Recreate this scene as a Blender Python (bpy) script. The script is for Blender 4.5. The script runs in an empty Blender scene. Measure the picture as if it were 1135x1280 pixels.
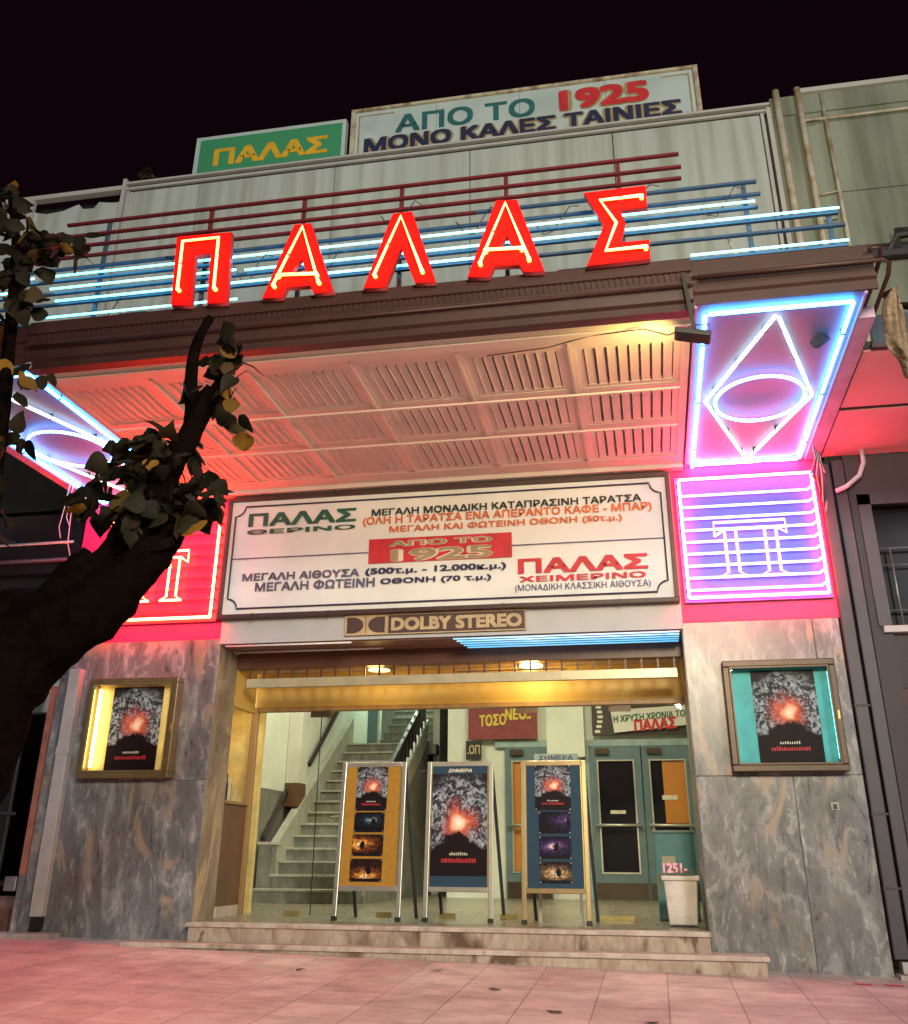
import bpy, math, random
from mathutils import Vector, Matrix
import numpy as np

# ------------------------------------------------------------------ camera, world, sun, exposure
SC = bpy.context.scene
COL = SC.collection
F, PX, PY = 1213.0, 567.5, 524.5                 # focal length and principal point in photo pixels (1135 x 1280)
YAW, TILT, ROLL = math.radians(11.06), math.radians(24.31), math.radians(.39)
CAM = np.array([2.23725, -11.63864, 1.01448])
_fwd = np.array([-math.sin(YAW)*math.cos(TILT), math.cos(YAW)*math.cos(TILT), math.sin(TILT)])
_rt = np.array([math.cos(YAW), math.sin(YAW), 0]); _up = np.cross(_rt, _fwd)
_r2 = math.cos(ROLL)*_rt + math.sin(ROLL)*_up; _u2 = math.cos(ROLL)*_up - math.sin(ROLL)*_rt
cd = bpy.data.cameras.new('camera'); cam = bpy.data.objects.new('camera', cd); COL.objects.link(cam)
cd.sensor_fit = 'VERTICAL'; cd.sensor_height = 24; cd.sensor_width = 24
cd.lens = F/1280*24; cd.shift_y = -(640-PY)/1280; cd.clip_end = 500; cd.clip_start = .05
cam.matrix_world = Matrix(((_r2[0], _u2[0], -_fwd[0], CAM[0]), (_r2[1], _u2[1], -_fwd[1], CAM[1]),
                           (_r2[2], _u2[2], -_fwd[2], CAM[2]), (0, 0, 0, 1)))
SC.camera = cam
w = bpy.data.worlds.new('World'); SC.world = w; w.use_nodes = True
bg = w.node_tree.nodes['Background']; bg.inputs[0].default_value = (1, .28, .62, 1); bg.inputs[1].default_value = .0038
sd = bpy.data.lights.new('street_light', 'SUN'); sd.energy = 1.05; sd.angle = math.radians(9); sd.color = (.93, 1, .95)
so = bpy.data.objects.new('street_light', sd); COL.objects.link(so)
so.rotation_euler = (math.radians(90-14), 0, math.radians(24))
SC.view_settings.view_transform = 'Standard'; SC.view_settings.look = 'None'
SC.view_settings.exposure = .15; SC.view_settings.gamma = 1
SC.cycles.max_bounces = 8; SC.cycles.transparent_max_bounces = 12
SC.cycles.sample_clamp_indirect = 6

rnd = random.Random(7)

def _ray(px, py):
    return _r2*((px-PX)/F) - _u2*((py-PY)/F) + _fwd
def P(px, py, y):                                # photo pixel -> point on the vertical plane at depth y
    r = _ray(px, py); return CAM + r*((y-CAM[1])/r[1])
def PZ(px, py, z):
    r = _ray(px, py); return CAM + r*((z-CAM[2])/r[2])

# ------------------------------------------------------------------ materials
def nodes(m): return m.node_tree.nodes, m.node_tree.links
def mat(name, col, rough=.6, metal=0, var=.12, scale=6, bump=0, bscale=40, spec=.5, streak=0, stain=None):
    m = bpy.data.materials.new(name); m.use_nodes = True
    N, L = nodes(m); b = N['Principled BSDF']
    b.inputs['Roughness'].default_value = rough; b.inputs['Metallic'].default_value = metal
    b.inputs['Specular IOR Level'].default_value = spec
    tc = N.new('ShaderNodeTexCoord'); mp = N.new('ShaderNodeMapping'); L.new(tc.outputs['Object'], mp.inputs[0])
    nz = N.new('ShaderNodeTexNoise'); nz.inputs['Scale'].default_value = scale; nz.inputs['Detail'].default_value = 6
    L.new(mp.outputs[0], nz.inputs[0])
    if streak: mp.inputs['Scale'].default_value = (1, 1, streak)
    cr = N.new('ShaderNodeValToRGB')
    d = stain if stain else tuple(c*(1-var*2.2) for c in col)
    cr.color_ramp.elements[0].position = .3; cr.color_ramp.elements[0].color = (*d, 1)
    cr.color_ramp.elements[1].position = .58; cr.color_ramp.elements[1].color = (*col, 1)
    L.new(nz.outputs[0], cr.inputs[0]); L.new(cr.outputs[0], b.inputs['Base Color'])
    if streak and streak > .2:                     # rain streaks
        m3 = N.new('ShaderNodeMapping'); m3.inputs['Scale'].default_value = (5, 5, .22); L.new(tc.outputs['Object'], m3.inputs[0])
        n3 = N.new('ShaderNodeTexNoise'); n3.inputs['Scale'].default_value = 1; n3.inputs['Detail'].default_value = 6; L.new(m3.outputs[0], n3.inputs[0])
        r3 = N.new('ShaderNodeValToRGB'); r3.color_ramp.elements[0].position = .36; r3.color_ramp.elements[0].color = (.7, .66, .58, 1); r3.color_ramp.elements[1].position = .56; r3.color_ramp.elements[1].color = (1, 1, 1, 1)
        L.new(n3.outputs[0], r3.inputs[0]); mm = N.new('ShaderNodeMix'); mm.data_type = 'RGBA'; mm.blend_type = 'MULTIPLY'; mm.inputs[0].default_value = .8
        L.new(cr.outputs[0], mm.inputs[6]); L.new(r3.outputs[0], mm.inputs[7]); L.new(mm.outputs[2], b.inputs['Base Color'])
    if bump:
        n2 = N.new('ShaderNodeTexNoise'); n2.inputs['Scale'].default_value = bscale; n2.inputs['Detail'].default_value = 5
        L.new(tc.outputs['Object'], n2.inputs[0])
        bp = N.new('ShaderNodeBump'); bp.inputs['Strength'].default_value = bump; bp.inputs['Distance'].default_value = .02
        L.new(n2.outputs[0], bp.inputs['Height']); L.new(bp.outputs[0], b.inputs['Normal'])
    return m
def emit(name, col, s):
    m = bpy.data.materials.new(name); m.use_nodes = True
    b = nodes(m)[0]['Principled BSDF']; b.inputs['Base Color'].default_value = (.8, .8, .8, 1)
    b.inputs['Emission Color'].default_value = (*col, 1); b.inputs['Emission Strength'].default_value = s
    b.inputs['Roughness'].default_value = .3
    return m
def marble(name, base, dark, light, tan, scale=.9, rough=.38, tanamt=.62):
    m = bpy.data.materials.new(name); m.use_nodes = True
    N, L = nodes(m); b = N['Principled BSDF']; b.inputs['Roughness'].default_value = rough
    tc = N.new('ShaderNodeTexCoord'); geo = N.new('ShaderNodeNewGeometry')
    mul = N.new('ShaderNodeMath'); mul.operation = 'MULTIPLY'; mul.inputs[1].default_value = 37
    L.new(geo.outputs['Random Per Island'], mul.inputs[0])
    add = N.new('ShaderNodeVectorMath'); add.operation = 'ADD'; L.new(tc.outputs['Object'], add.inputs[0]); L.new(mul.outputs[0], add.inputs[1])
    rot = N.new('ShaderNodeMapping'); rot.inputs['Rotation'].default_value = (.2, .75, .2); rot.inputs['Scale'].default_value = (scale*2.3, scale*2.3, scale*.95)
    L.new(add.outputs[0], rot.inputs[0])
    n0 = N.new('ShaderNodeTexNoise'); n0.inputs['Scale'].default_value = 1.9; n0.inputs['Detail'].default_value = 12; n0.inputs['Distortion'].default_value = 2.6; n0.inputs['Roughness'].default_value = .7
    L.new(rot.outputs[0], n0.inputs[0])
    wv = N.new('ShaderNodeTexWave'); wv.inputs['Scale'].default_value = .38; wv.inputs['Distortion'].default_value = 19; wv.inputs['Detail'].default_value = 10; wv.inputs['Detail Scale'].default_value = 1.1; wv.inputs['Detail Roughness'].default_value = .66
    L.new(rot.outputs[0], wv.inputs[0])
    c1 = N.new('ShaderNodeValToRGB'); e = c1.color_ramp.elements
    e[0].position = .12; e[0].color = (*dark, 1); e[1].position = .55; e[1].color = (*base, 1)
    x = e.new(.86); x.color = (*base, 1); x = e.new(.97); x.color = (*light, 1)
    L.new(wv.outputs[0], c1.inputs[0])
    c2 = N.new('ShaderNodeValToRGB'); e = c2.color_ramp.elements
    e[0].position = .34; e[0].color = (*dark, 1); e[1].position = .5; e[1].color = (*base, 1); x = e.new(.57); x.color = (*base, 1); x = e.new(.62); x.color = (*light, 1); x = e.new(.68); x.color = (*base, 1)
    L.new(n0.outputs[0], c2.inputs[0])
    mx = N.new('ShaderNodeMix'); mx.data_type = 'RGBA'; mx.inputs[0].default_value = .66
    L.new(c1.outputs[0], mx.inputs[6]); L.new(c2.outputs[0], mx.inputs[7])
    n3 = N.new('ShaderNodeTexNoise'); n3.inputs['Scale'].default_value = .8; n3.inputs['Detail'].default_value = 7; n3.inputs['Distortion'].default_value = 2.2
    L.new(rot.outputs[0], n3.inputs[0])
    r3 = N.new('ShaderNodeMapRange'); r3.inputs[1].default_value = tanamt-.03; r3.inputs[2].default_value = tanamt+.05
    L.new(n3.outputs[0], r3.inputs[0])
    m2 = N.new('ShaderNodeMix'); m2.data_type = 'RGBA'; L.new(r3.outputs[0], m2.inputs[0]); L.new(mx.outputs[2], m2.inputs[6]); m2.inputs[7].default_value = (*tan, 1)
    L.new(m2.outputs[2], b.inputs['Base Color'])
    # uneven polish
    rr = N.new('ShaderNodeMapRange'); rr.inputs[3].default_value = rough-.1; rr.inputs[4].default_value = rough+.2
    L.new(n0.outputs[0], rr.inputs[0]); L.new(rr.outputs[0], b.inputs['Roughness'])
    return m

M = {}
M['marble'] = marble('grey_marble', (.175, .174, .178), (.075, .075, .08), (.42, .415, .41), (.3, .235, .17), scale=.95, tanamt=.61, rough=.26)
M['marble_warm'] = marble('veined_brown_marble', (.26, .2, .15), (.12, .09, .065), (.42, .34, .27), (.42, .3, .2), tanamt=.56)
M['marble_step'] = marble('pale_step_marble', (.5, .42, .36), (.3, .24, .2), (.6, .54, .48), (.3, .22, .16), scale=.7, tanamt=.64)
M['marble_riser'] = marble('stained_riser_marble', (.42, .33, .26), (.2, .13, .09), (.5, .43, .36), (.12, .07, .045), scale=.8, tanamt=.6)
M['marble_stair'] = marble('stair_marble', (.17, .17, .145), (.09, .09, .075), (.26, .26, .22), (.16, .15, .11), scale=1.1)
M['marble_tread'] = marble('stair_tread_marble', (.36, .35, .29), (.24, .23, .19), (.46, .45, .38), (.3, .27, .2), scale=1)
M['white_wall'] = mat('white_wall', (.44, .48, .48), .75, var=.06, scale=.55, streak=.25, bump=.05, bscale=8)
M['old_wall'] = mat('stained_wall', (.25, .28, .235), .85, var=.26, scale=.9, streak=.3, bump=.2, bscale=14)
M['cream'] = mat('cream_paint', (.62, .6, .54), .6, var=.06, scale=2)
M['white_trim'] = mat('white_trim', (.44, .43, .43), .5, var=.05, scale=3)
M['pole'] = mat('white_pipe', (.5, .46, .38), .5, var=.18, scale=5, stain=(.3, .2, .1))
M['brown'] = mat('brown_fascia', (.036, .011, .01), .55, var=.12, scale=3, bump=.08, bscale=20)
M['brown_dark'] = mat('brown_dark', (.06, .022, .02), .6, var=.1)
M['soffit'] = mat('soffit_white', (.58, .5, .46), .55, var=.05, scale=2, bump=.06, bscale=12)
M['soffit_board'] = mat('soffit_board', (.58, .49, .46), .7, var=.06)
M['panel'] = mat('panel_lilac', (.14, .17, .3), .5, var=.05, scale=2)
M['panel_side'] = mat('panel_side', (.42, .3, .44), .5)
M['red_glow_band'] = mat('painted_red_glow', (.62, .03, .15), .55, var=.05, scale=2)  # whitish band; the red neon glow is put into its base colour
M['letter_red'] = mat('red_paint', (.8, .008, .008), .6, var=.02, spec=.08)
M['letter_side'] = mat('letter_side', (.5, .06, .08), .4, var=.04)
M['bar_red'] = mat('bar_maroon', (.12, .015, .02), .4)
M['bar_blue'] = mat('bar_blue', (.04, .075, .14), .4)
M['dark_metal'] = mat('dark_metal', (.03, .03, .035), .5, metal=.4)
M['neon_yellow'] = emit('neon_yellow', (1, .33, .035), 6.5)
M['neon_cyan'] = emit('neon_cyan', (.055, .5, .72), 10)
M['neon_border'] = emit('neon_border', (.03, .42, 1), 20)
M['neon_blue'] = emit('neon_blue', (.06, .3, 1), 16)
M['neon_white'] = emit('neon_white', (.75, .95, .8), 4.5)
M['neon_ring'] = emit('neon_ring', (.07, .36, 1), 14)
M['neon_red'] = emit('neon_red', (1, .016, .045), 135)
M['neon_stripe'] = emit('neon_stripe', (.36, .44, 1), 3.2)
M['neon_pink'] = emit('neon_pink', (1, .17, .34), 9)
M['neon_orange'] = emit('neon_orange', (1, .025, .006), 135)
M['tube_off'] = mat('unlit_tube', (.35, .05, .09), .25)
M['tube_white_off'] = mat('unlit_white_tube', (.75, .72, .7), .25)
M['strip_cyan'] = emit('strip_cyan', (.05, .4, .68), 1.5)
M['pi_panel'] = mat('pi_panel', (.05, .1, .38), .45, var=.04)
M['pi_panel_red'] = mat('pi_panel_red', (.34, .03, .12), .45, var=.04)
M['canvas'] = mat('canvas', (.72, .7, .65), .6, var=.07, scale=1.2, bump=.35, bscale=2.2)
M['frame_dark'] = mat('frame_dark', (.05, .025, .02), .5)
M['ink_green'] = mat('ink_green', (.015, .1, .055), .6)
M['ink_black'] = mat('ink_black', (.01, .025, .022), .6)
M['ink_orange'] = mat('ink_orange', (.62, .14, .03), .6)
M['ink_red'] = mat('ink_red', (.55, .02, .03), .6)
M['ink_gold'] = mat('ink_gold', (.34, .25, .12), .6)
M['ink_pale'] = mat('ink_pale', (.68, .62, .48), .6)
M['ink_navy'] = mat('ink_navy', (.015, .02, .07), .6)
M['ink_faded'] = mat('ink_faded', (.1, .1, .16), .6, var=.25, scale=5)
M['ink_blue'] = mat('ink_blue', (.03, .06, .16), .6)
M['ink_teal'] = mat('ink_teal', (.02, .13, .14), .6)
M['ink_yellow'] = mat('ink_yellow', (.72, .4, .02), .6)
M['ink_tan'] = mat('ink_tan', (.5, .36, .2), .6)
M['sign_green'] = mat('sign_green', (.05, .28, .14), .5, var=.05, scale=1.5)
M['sign_white'] = mat('sign_white', (.46, .55, .57), .5, var=.08, scale=1.5)
M['sign_frame'] = mat('sign_frame', (.5, .45, .34), .6, var=.2, scale=7, stain=(.2, .1, .05))
M['dolby'] = mat('dolby_brown', (.07, .035, .03), .5)
M['slat_brown'] = mat('slat_brown', (.26, .14, .11), .45)
M['shutter_box'] = mat('shutter_box', (.11, .045, .03), .4, var=.1, scale=3)
M['brass'] = mat('brass', (.5, .4, .16), .3, metal=.7, var=.08)
M['rail_cream'] = mat('rail_cream', (.55, .48, .32), .35, metal=.3, var=.08)
M['bronze'] = mat('bronze', (.075, .048, .03), .4, metal=.4, var=.1)
M['case_brass'] = mat('case_brass', (.24, .17, .08), .35, metal=.5, var=.1)
M['silver'] = mat('silver', (.55, .52, .45), .36, metal=.8, var=.05)
M['gold_frame'] = mat('gold_frame', (.55, .42, .22), .3, metal=.8, var=.06)
M['orange_wall'] = mat('amber_bulkhead', (.6, .4, .11), .5, var=.05, scale=1)
M['porch_ceiling'] = mat('porch_ceiling', (.6, .46, .36), .6)
M['floor'] = marble('lobby_floor', (.19, .165, .115), (.11, .095, .065), (.27, .24, .18), (.17, .13, .08), scale=1.1, rough=.24)
M['wood_brown'] = mat('booth_brown', (.13, .06, .03), .5, var=.12, scale=3)
M['wood_frame'] = mat('wood_frame', (.3, .17, .06), .4, var=.15, scale=8, streak=.1)
M['booth_yellow'] = mat('booth_wall', (.7, .52, .2), .6)
M['green_white'] = mat('lobby_white', (.62, .64, .55), .7, var=.05, scale=2)
M['door_blue'] = mat('door_blue', (.1, .16, .19), .45, var=.08, scale=4)
M['door_frame'] = mat('door_frame', (.26, .36, .36), .5)
M['door_wood'] = mat('door_orange', (.5, .19, .03), .4, var=.12, scale=2, streak=.15)
M['dark_room'] = mat('dark_room', (.022, .014, .012), .4)
M['handrail'] = mat('handrail', (.02, .012, .014), .35)
M['black'] = mat('black', (.012, .012, .012), .5)
M['poster_red'] = mat('poster_red', (.2, .03, .03), .6)
M['poster_dark'] = mat('poster_dark', (.04, .03, .03), .6)
M['yellow_paint'] = mat('yellow_paint', (.6, .48, .05), .6)
M['cork_ochre'] = mat('ochre_board', (.4, .2, .015), .75, var=.08, scale=20)
M['board_navy'] = mat('navy_board', (.008, .045, .085), .7, var=.08, scale=20)
M['leg_dark'] = mat('leg_dark', (.06, .065, .08), .4, metal=.5)
M['pot'] = mat('pot_white', (.75, .68, .62), .6, bump=.5, bscale=55)
M['soil'] = mat('soil', (.04, .025, .015), .9)
M['box_blue'] = mat('box_blue', (.1, .3, .38), .4, var=.05)
M['glow_pink'] = emit('price_glow_pink', (1, .05, .25), .7)  # price digits are no lamp; emission makes their pink brighter
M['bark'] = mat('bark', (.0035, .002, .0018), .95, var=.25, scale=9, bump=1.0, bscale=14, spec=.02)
M['leaf'] = None
M['dark_shop'] = mat('dark_shop', (.012, .01, .012), .6)
M['dark_shop2'] = mat('dark_shopfront', (.02, .017, .02), .35)
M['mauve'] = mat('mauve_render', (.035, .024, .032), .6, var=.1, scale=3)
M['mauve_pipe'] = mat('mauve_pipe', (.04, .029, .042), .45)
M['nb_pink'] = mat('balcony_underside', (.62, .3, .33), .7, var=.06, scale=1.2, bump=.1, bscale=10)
M['nb_navy'] = mat('balcony_front', (.02, .035, .07), .4)
M['window_dark'] = mat('dark_glass', (.012, .01, .016), .25, spec=.15)
M['terracotta'] = mat('terracotta', (.35, .13, .09), .7, var=.15)
M['grey_pipe'] = mat('grey_downpipe', (.42, .4, .38), .55, var=.08)
M['brick'] = mat('brick_step', (.22, .1, .08), .8, var=.2, scale=9)
M['concrete'] = mat('concrete', (.38, .33, .3), .85, var=.15, scale=6, bump=.4, bscale=30)
M['steel'] = mat('steel_cover', (.35, .33, .33), .4, metal=.7)
M['cable'] = mat('cable', (.5, .42, .44), .5)
M['cable_dark'] = mat('cable_dark', (.03, .025, .025), .5)
M['lamp_glow'] = emit('lamp_glow', (1, .95, .8), 4)
M['lamp_dim'] = emit('lamp_dim', (1, .85, .55), .9)
M['case_yellow_back'] = mat('case_yellow', (.78, .64, .26), .5)
M['case_teal_back'] = mat('case_teal', (.03, .42, .45), .5)
M['case_tube'] = emit('case_tube', (1, .72, .22), 13)
M['case_tube_teal'] = emit('case_tube_teal', (.2, .9, .9), 3)
M['shop_lamp'] = emit('shop_lamp', (1, .6, .25), 2.5)

def glass_mat(name, tint, refl):
    m = bpy.data.materials.new(name); m.use_nodes = True
    N, L = nodes(m); N.remove(N['Principled BSDF']); out = N['Material Output']
    t = N.new('ShaderNodeBsdfTransparent'); t.inputs[0].default_value = (*tint, 1)
    g = N.new('ShaderNodeBsdfGlossy'); g.inputs['Roughness'].default_value = .02
    fr = N.new('ShaderNodeLayerWeight'); fr.inputs[0].default_value = .5
    pw = N.new('ShaderNodeMath'); pw.operation = 'POWER'; pw.inputs[1].default_value = 4; L.new(fr.outputs['Facing'], pw.inputs[0])
    ml = N.new('ShaderNodeMath'); ml.operation = 'MULTIPLY_ADD'; ml.inputs[1].default_value = refl*.8; ml.inputs[2].default_value = refl*.035; L.new(pw.outputs[0], ml.inputs[0])
    mx = N.new('ShaderNodeMixShader'); L.new(ml.outputs[0], mx.inputs[0]); L.new(t.outputs[0], mx.inputs[1]); L.new(g.outputs[0], mx.inputs[2])
    L.new(mx.outputs[0], out.inputs[0]); return m
M['glass'] = glass_mat('glass', (.93, .96, .93), 1.2)
M['case_glass'] = glass_mat('case_glass', (.97, .98, .97), .8)

def leaf_mat():
    m = bpy.data.materials.new('leaf'); m.use_nodes = True
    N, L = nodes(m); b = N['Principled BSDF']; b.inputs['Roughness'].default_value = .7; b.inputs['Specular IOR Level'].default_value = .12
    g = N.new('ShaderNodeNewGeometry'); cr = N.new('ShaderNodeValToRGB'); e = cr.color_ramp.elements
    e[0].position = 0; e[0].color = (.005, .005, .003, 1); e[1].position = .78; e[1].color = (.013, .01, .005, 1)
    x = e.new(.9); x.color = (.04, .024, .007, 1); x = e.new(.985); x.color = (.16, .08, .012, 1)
    L.new(g.outputs['Random Per Island'], cr.inputs[0]); L.new(cr.outputs[0], b.inputs['Base Color'])
    return m
M['leaf'] = leaf_mat()

def dry_leaf_mat():
    return mat('dry_leaf', (.045, .027, .016), .8, var=.3, scale=14, bump=.6, bscale=40)
M['dry_leaf'] = dry_leaf_mat()

def poster_mat(name, seed, kind='burst', c=(.5, .5)):
    m = bpy.data.materials.new(name); m.use_nodes = True
    N, L = nodes(m); b = N['Principled BSDF']; b.inputs['Roughness'].default_value = .5; b.inputs['Specular IOR Level'].default_value = .12
    uv = N.new('ShaderNodeUVMap')
    mp = N.new('ShaderNodeMapping'); mp.inputs['Location'].default_value = (-c[0], -c[1], 0); L.new(uv.outputs[0], mp.inputs[0])
    sc = N.new('ShaderNodeMapping'); sc.inputs['Scale'].default_value = (1, 1.5, 1); L.new(mp.outputs[0], sc.inputs[0])
    ln = N.new('ShaderNodeVectorMath'); ln.operation = 'LENGTH'; L.new(sc.outputs[0], ln.inputs[0])
    nz = N.new('ShaderNodeTexNoise'); nz.inputs['Scale'].default_value = 5; nz.inputs['Detail'].default_value = 8; nz.noise_dimensions = '4D'; nz.inputs['W'].default_value = seed
    L.new(uv.outputs[0], nz.inputs['Vector'])
    off = N.new('ShaderNodeMath'); off.operation = 'MULTIPLY_ADD'; off.inputs[1].default_value = .42; off.inputs[2].default_value = -.21
    L.new(nz.outputs[0], off.inputs[0])
    rad = N.new('ShaderNodeMath'); rad.operation = 'ADD'; L.new(ln.outputs['Value'], rad.inputs[0]); L.new(off.outputs[0], rad.inputs[1])
    glow = N.new('ShaderNodeValToRGB'); e = glow.color_ramp.elements
    if kind == 'burst': stops = [(0, (1, .9, .8)), (.07, (1, .6, .4)), (.15, (.6, .1, .05)), (.26, (.14, .02, .018)), (.4, (.02, .015, .02))]
    elif kind == 'cyan': stops = [(0, (.7, .8, .85)), (.1, (.2, .3, .35)), (.25, (.02, .03, .05)), (.6, (.008, .008, .014))]
    elif kind == 'amber': stops = [(0, (1, .85, .45)), (.2, (.8, .35, .06)), (.4, (.2, .06, .02)), (.7, (.03, .012, .01))]
    elif kind == 'violet': stops = [(0, (.3, .18, .5)), (.15, (.1, .05, .2)), (.4, (.025, .018, .06)), (.7, (.01, .008, .02))]
    elif kind == 'halo': stops = [(0, (.02, .01, .03)), (.1, (.9, .65, .9)), (.2, (.2, .1, .3)), (.4, (.03, .02, .08)), (.7, (.012, .01, .04))]
    else: stops = [(0, (.9, .8, .65)), (.25, (.55, .36, .15)), (.45, (.15, .1, .07)), (.7, (.03, .02, .02))]
    e[0].position, e[0].color = stops[0][0], (*stops[0][1], 1); e[1].position, e[1].color = stops[-1][0], (*stops[-1][1], 1)
    for p, cc in stops[1:-1]: x = e.new(p); x.color = (*cc, 1)
    L.new(rad.outputs[0], glow.inputs[0]); last = glow.outputs[0]
    if kind == 'burst':
        vo = N.new('ShaderNodeTexVoronoi'); vo.feature = 'F1'; vo.inputs['Scale'].default_value = 15; vo.voronoi_dimensions = '4D'; vo.inputs['W'].default_value = seed*.3
        px_ = N.new('ShaderNodeSeparateXYZ'); L.new(sc.outputs[0], px_.inputs[0])
        at = N.new('ShaderNodeMath'); at.operation = 'ARCTAN2'; L.new(px_.outputs[1], at.inputs[0]); L.new(px_.outputs[0], at.inputs[1])
        am = N.new('ShaderNodeMath'); am.operation = 'MULTIPLY'; am.inputs[1].default_value = .42; L.new(at.outputs[0], am.inputs[0])
        pv = N.new('ShaderNodeCombineXYZ'); L.new(am.outputs[0], pv.inputs[0]); L.new(ln.outputs['Value'], pv.inputs[1])
        av = N.new('ShaderNodeVectorMath'); av.operation = 'MULTIPLY_ADD'; av.inputs[1].default_value = (.16, .16, .3); L.new(nz.outputs['Color'], av.inputs[0]); L.new(pv.outputs[0], av.inputs[2])
        L.new(av.outputs[0], vo.inputs['Vector'])
        sr = N.new('ShaderNodeSeparateColor'); L.new(vo.outputs['Color'], sr.inputs[0])
        sh = N.new('ShaderNodeValToRGB'); e = sh.color_ramp.elements
        e[0].position = .5; e[0].color = (.006, .008, .012, 1); e[1].position = .95; e[1].color = (.34, .38, .42, 1); x = e.new(.72); x.color = (.06, .075, .09, 1)
        vf = N.new('ShaderNodeTexVoronoi'); vf.inputs['Scale'].default_value = 31; L.new(av.outputs[0], vf.inputs['Vector'])
        sf = N.new('ShaderNodeSeparateColor'); L.new(vf.outputs['Color'], sf.inputs[0])
        mf_ = N.new('ShaderNodeMix'); mf_.inputs[0].default_value = .5; L.new(sr.outputs[0], mf_.inputs[2]); L.new(sf.outputs[0], mf_.inputs[3])
        e2 = N.new('ShaderNodeMath'); e2.operation = 'MULTIPLY_ADD'; e2.inputs[1].default_value = .55; L.new(nz.outputs[0], e2.inputs[0])
        hf = N.new('ShaderNodeMath'); hf.operation = 'MULTIPLY'; hf.inputs[1].default_value = .95; L.new(mf_.outputs[0], hf.inputs[0]); L.new(hf.outputs[0], e2.inputs[2])
        L.new(e2.outputs[0], sh.inputs[0])
        # shards live in a ring round the burst
        rg = N.new('ShaderNodeMapRange'); rg.inputs[1].default_value = .12; rg.inputs[2].default_value = .34; L.new(rad.outputs[0], rg.inputs[0])
        r2 = N.new('ShaderNodeMapRange'); r2.inputs[1].default_value = .78; r2.inputs[2].default_value = .56; L.new(rad.outputs[0], r2.inputs[0])
        mm = N.new('ShaderNodeMath'); mm.operation = 'MULTIPLY'; L.new(rg.outputs[0], mm.inputs[0]); L.new(r2.outputs[0], mm.inputs[1])
        ad = N.new('ShaderNodeMix'); ad.data_type = 'RGBA'; ad.blend_type = 'ADD'; L.new(mm.outputs[0], ad.inputs[0]); L.new(last, ad.inputs[6]); L.new(sh.outputs[0], ad.inputs[7])
        # dark hill in the lower middle
        sp = N.new('ShaderNodeSeparateXYZ'); L.new(mp.outputs[0], sp.inputs[0])
        ax = N.new('ShaderNodeMath'); ax.operation = 'ABSOLUTE'; L.new(sp.outputs[0], ax.inputs[0])
        hl = N.new('ShaderNodeMath'); hl.operation = 'MULTIPLY_ADD'; hl.inputs[1].default_value = .32; L.new(ax.outputs[0], hl.inputs[0]); L.new(sp.outputs[1], hl.inputs[2])
        h2 = N.new('ShaderNodeMath'); h2.operation = 'MULTIPLY_ADD'; h2.inputs[1].default_value = .3; L.new(nz.outputs[0], h2.inputs[0]); L.new(hl.outputs[0], h2.inputs[2])
        mk = N.new('ShaderNodeMapRange'); mk.inputs[1].default_value = .10; mk.inputs[2].default_value = .06; L.new(h2.outputs[0], mk.inputs[0])
        dk = N.new('ShaderNodeMix'); dk.data_type = 'RGBA'; L.new(mk.outputs[0], dk.inputs[0]); L.new(ad.outputs[2], dk.inputs[6]); dk.inputs[7].default_value = (.012, .006, .008, 1)
        last = dk.outputs[2]
    if kind != 'burst':
        v2 = N.new('ShaderNodeTexVoronoi'); v2.inputs['Scale'].default_value = 7; v2.inputs['Randomness'].default_value = 1; L.new(uv.outputs[0], v2.inputs['Vector'])
        n5 = N.new('ShaderNodeTexNoise'); n5.inputs['Scale'].default_value = 9; n5.inputs['Detail'].default_value = 8; n5.inputs['Distortion'].default_value = 2; L.new(uv.outputs[0], n5.inputs['Vector'])
        s5 = N.new('ShaderNodeValToRGB'); s5.color_ramp.elements[0].position = .42; s5.color_ramp.elements[0].color = (.12, .12, .14, 1); s5.color_ramp.elements[1].position = .62; s5.color_ramp.elements[1].color = (1.5, 1.4, 1.3, 1); L.new(n5.outputs[0], s5.inputs[0])
        m5 = N.new('ShaderNodeMix'); m5.data_type = 'RGBA'; m5.blend_type = 'MULTIPLY'; m5.inputs[0].default_value = .85; L.new(last, m5.inputs[6]); L.new(s5.outputs[0], m5.inputs[7])
        # a dark standing shape in the middle and black bands above and below
        sp = N.new('ShaderNodeSeparateXYZ'); L.new(uv.outputs[0], sp.inputs[0])
        ec = N.new('ShaderNodeMapping'); ec.inputs['Location'].default_value = (-c[0]*3.6-.3, -1.35*1.0+.55, 0); ec.inputs['Scale'].default_value = (3.6, 1.6, 1); L.new(uv.outputs[0], ec.inputs[0])
        el = N.new('ShaderNodeVectorMath'); el.operation = 'LENGTH'; L.new(ec.outputs[0], el.inputs[0])
        em = N.new('ShaderNodeMapRange'); em.inputs[1].default_value = .34; em.inputs[2].default_value = .26; L.new(el.outputs['Value'], em.inputs[0])
        bd = N.new('ShaderNodeMath'); bd.operation = 'LESS_THAN'; bd.inputs[1].default_value = .14; L.new(sp.outputs[1], bd.inputs[0])
        mxx = N.new('ShaderNodeMath'); mxx.operation = 'MAXIMUM'; L.new(em.outputs[0], mxx.inputs[0]); L.new(bd.outputs[0], mxx.inputs[1])
        m6 = N.new('ShaderNodeMix'); m6.data_type = 'RGBA'; L.new(mxx.outputs[0], m6.inputs[0]); L.new(m5.outputs[2], m6.inputs[6]); m6.inputs[7].default_value = (.008, .007, .01, 1); last = m6.outputs[2]
    L.new(last, b.inputs['Base Color'])
    return m

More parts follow.
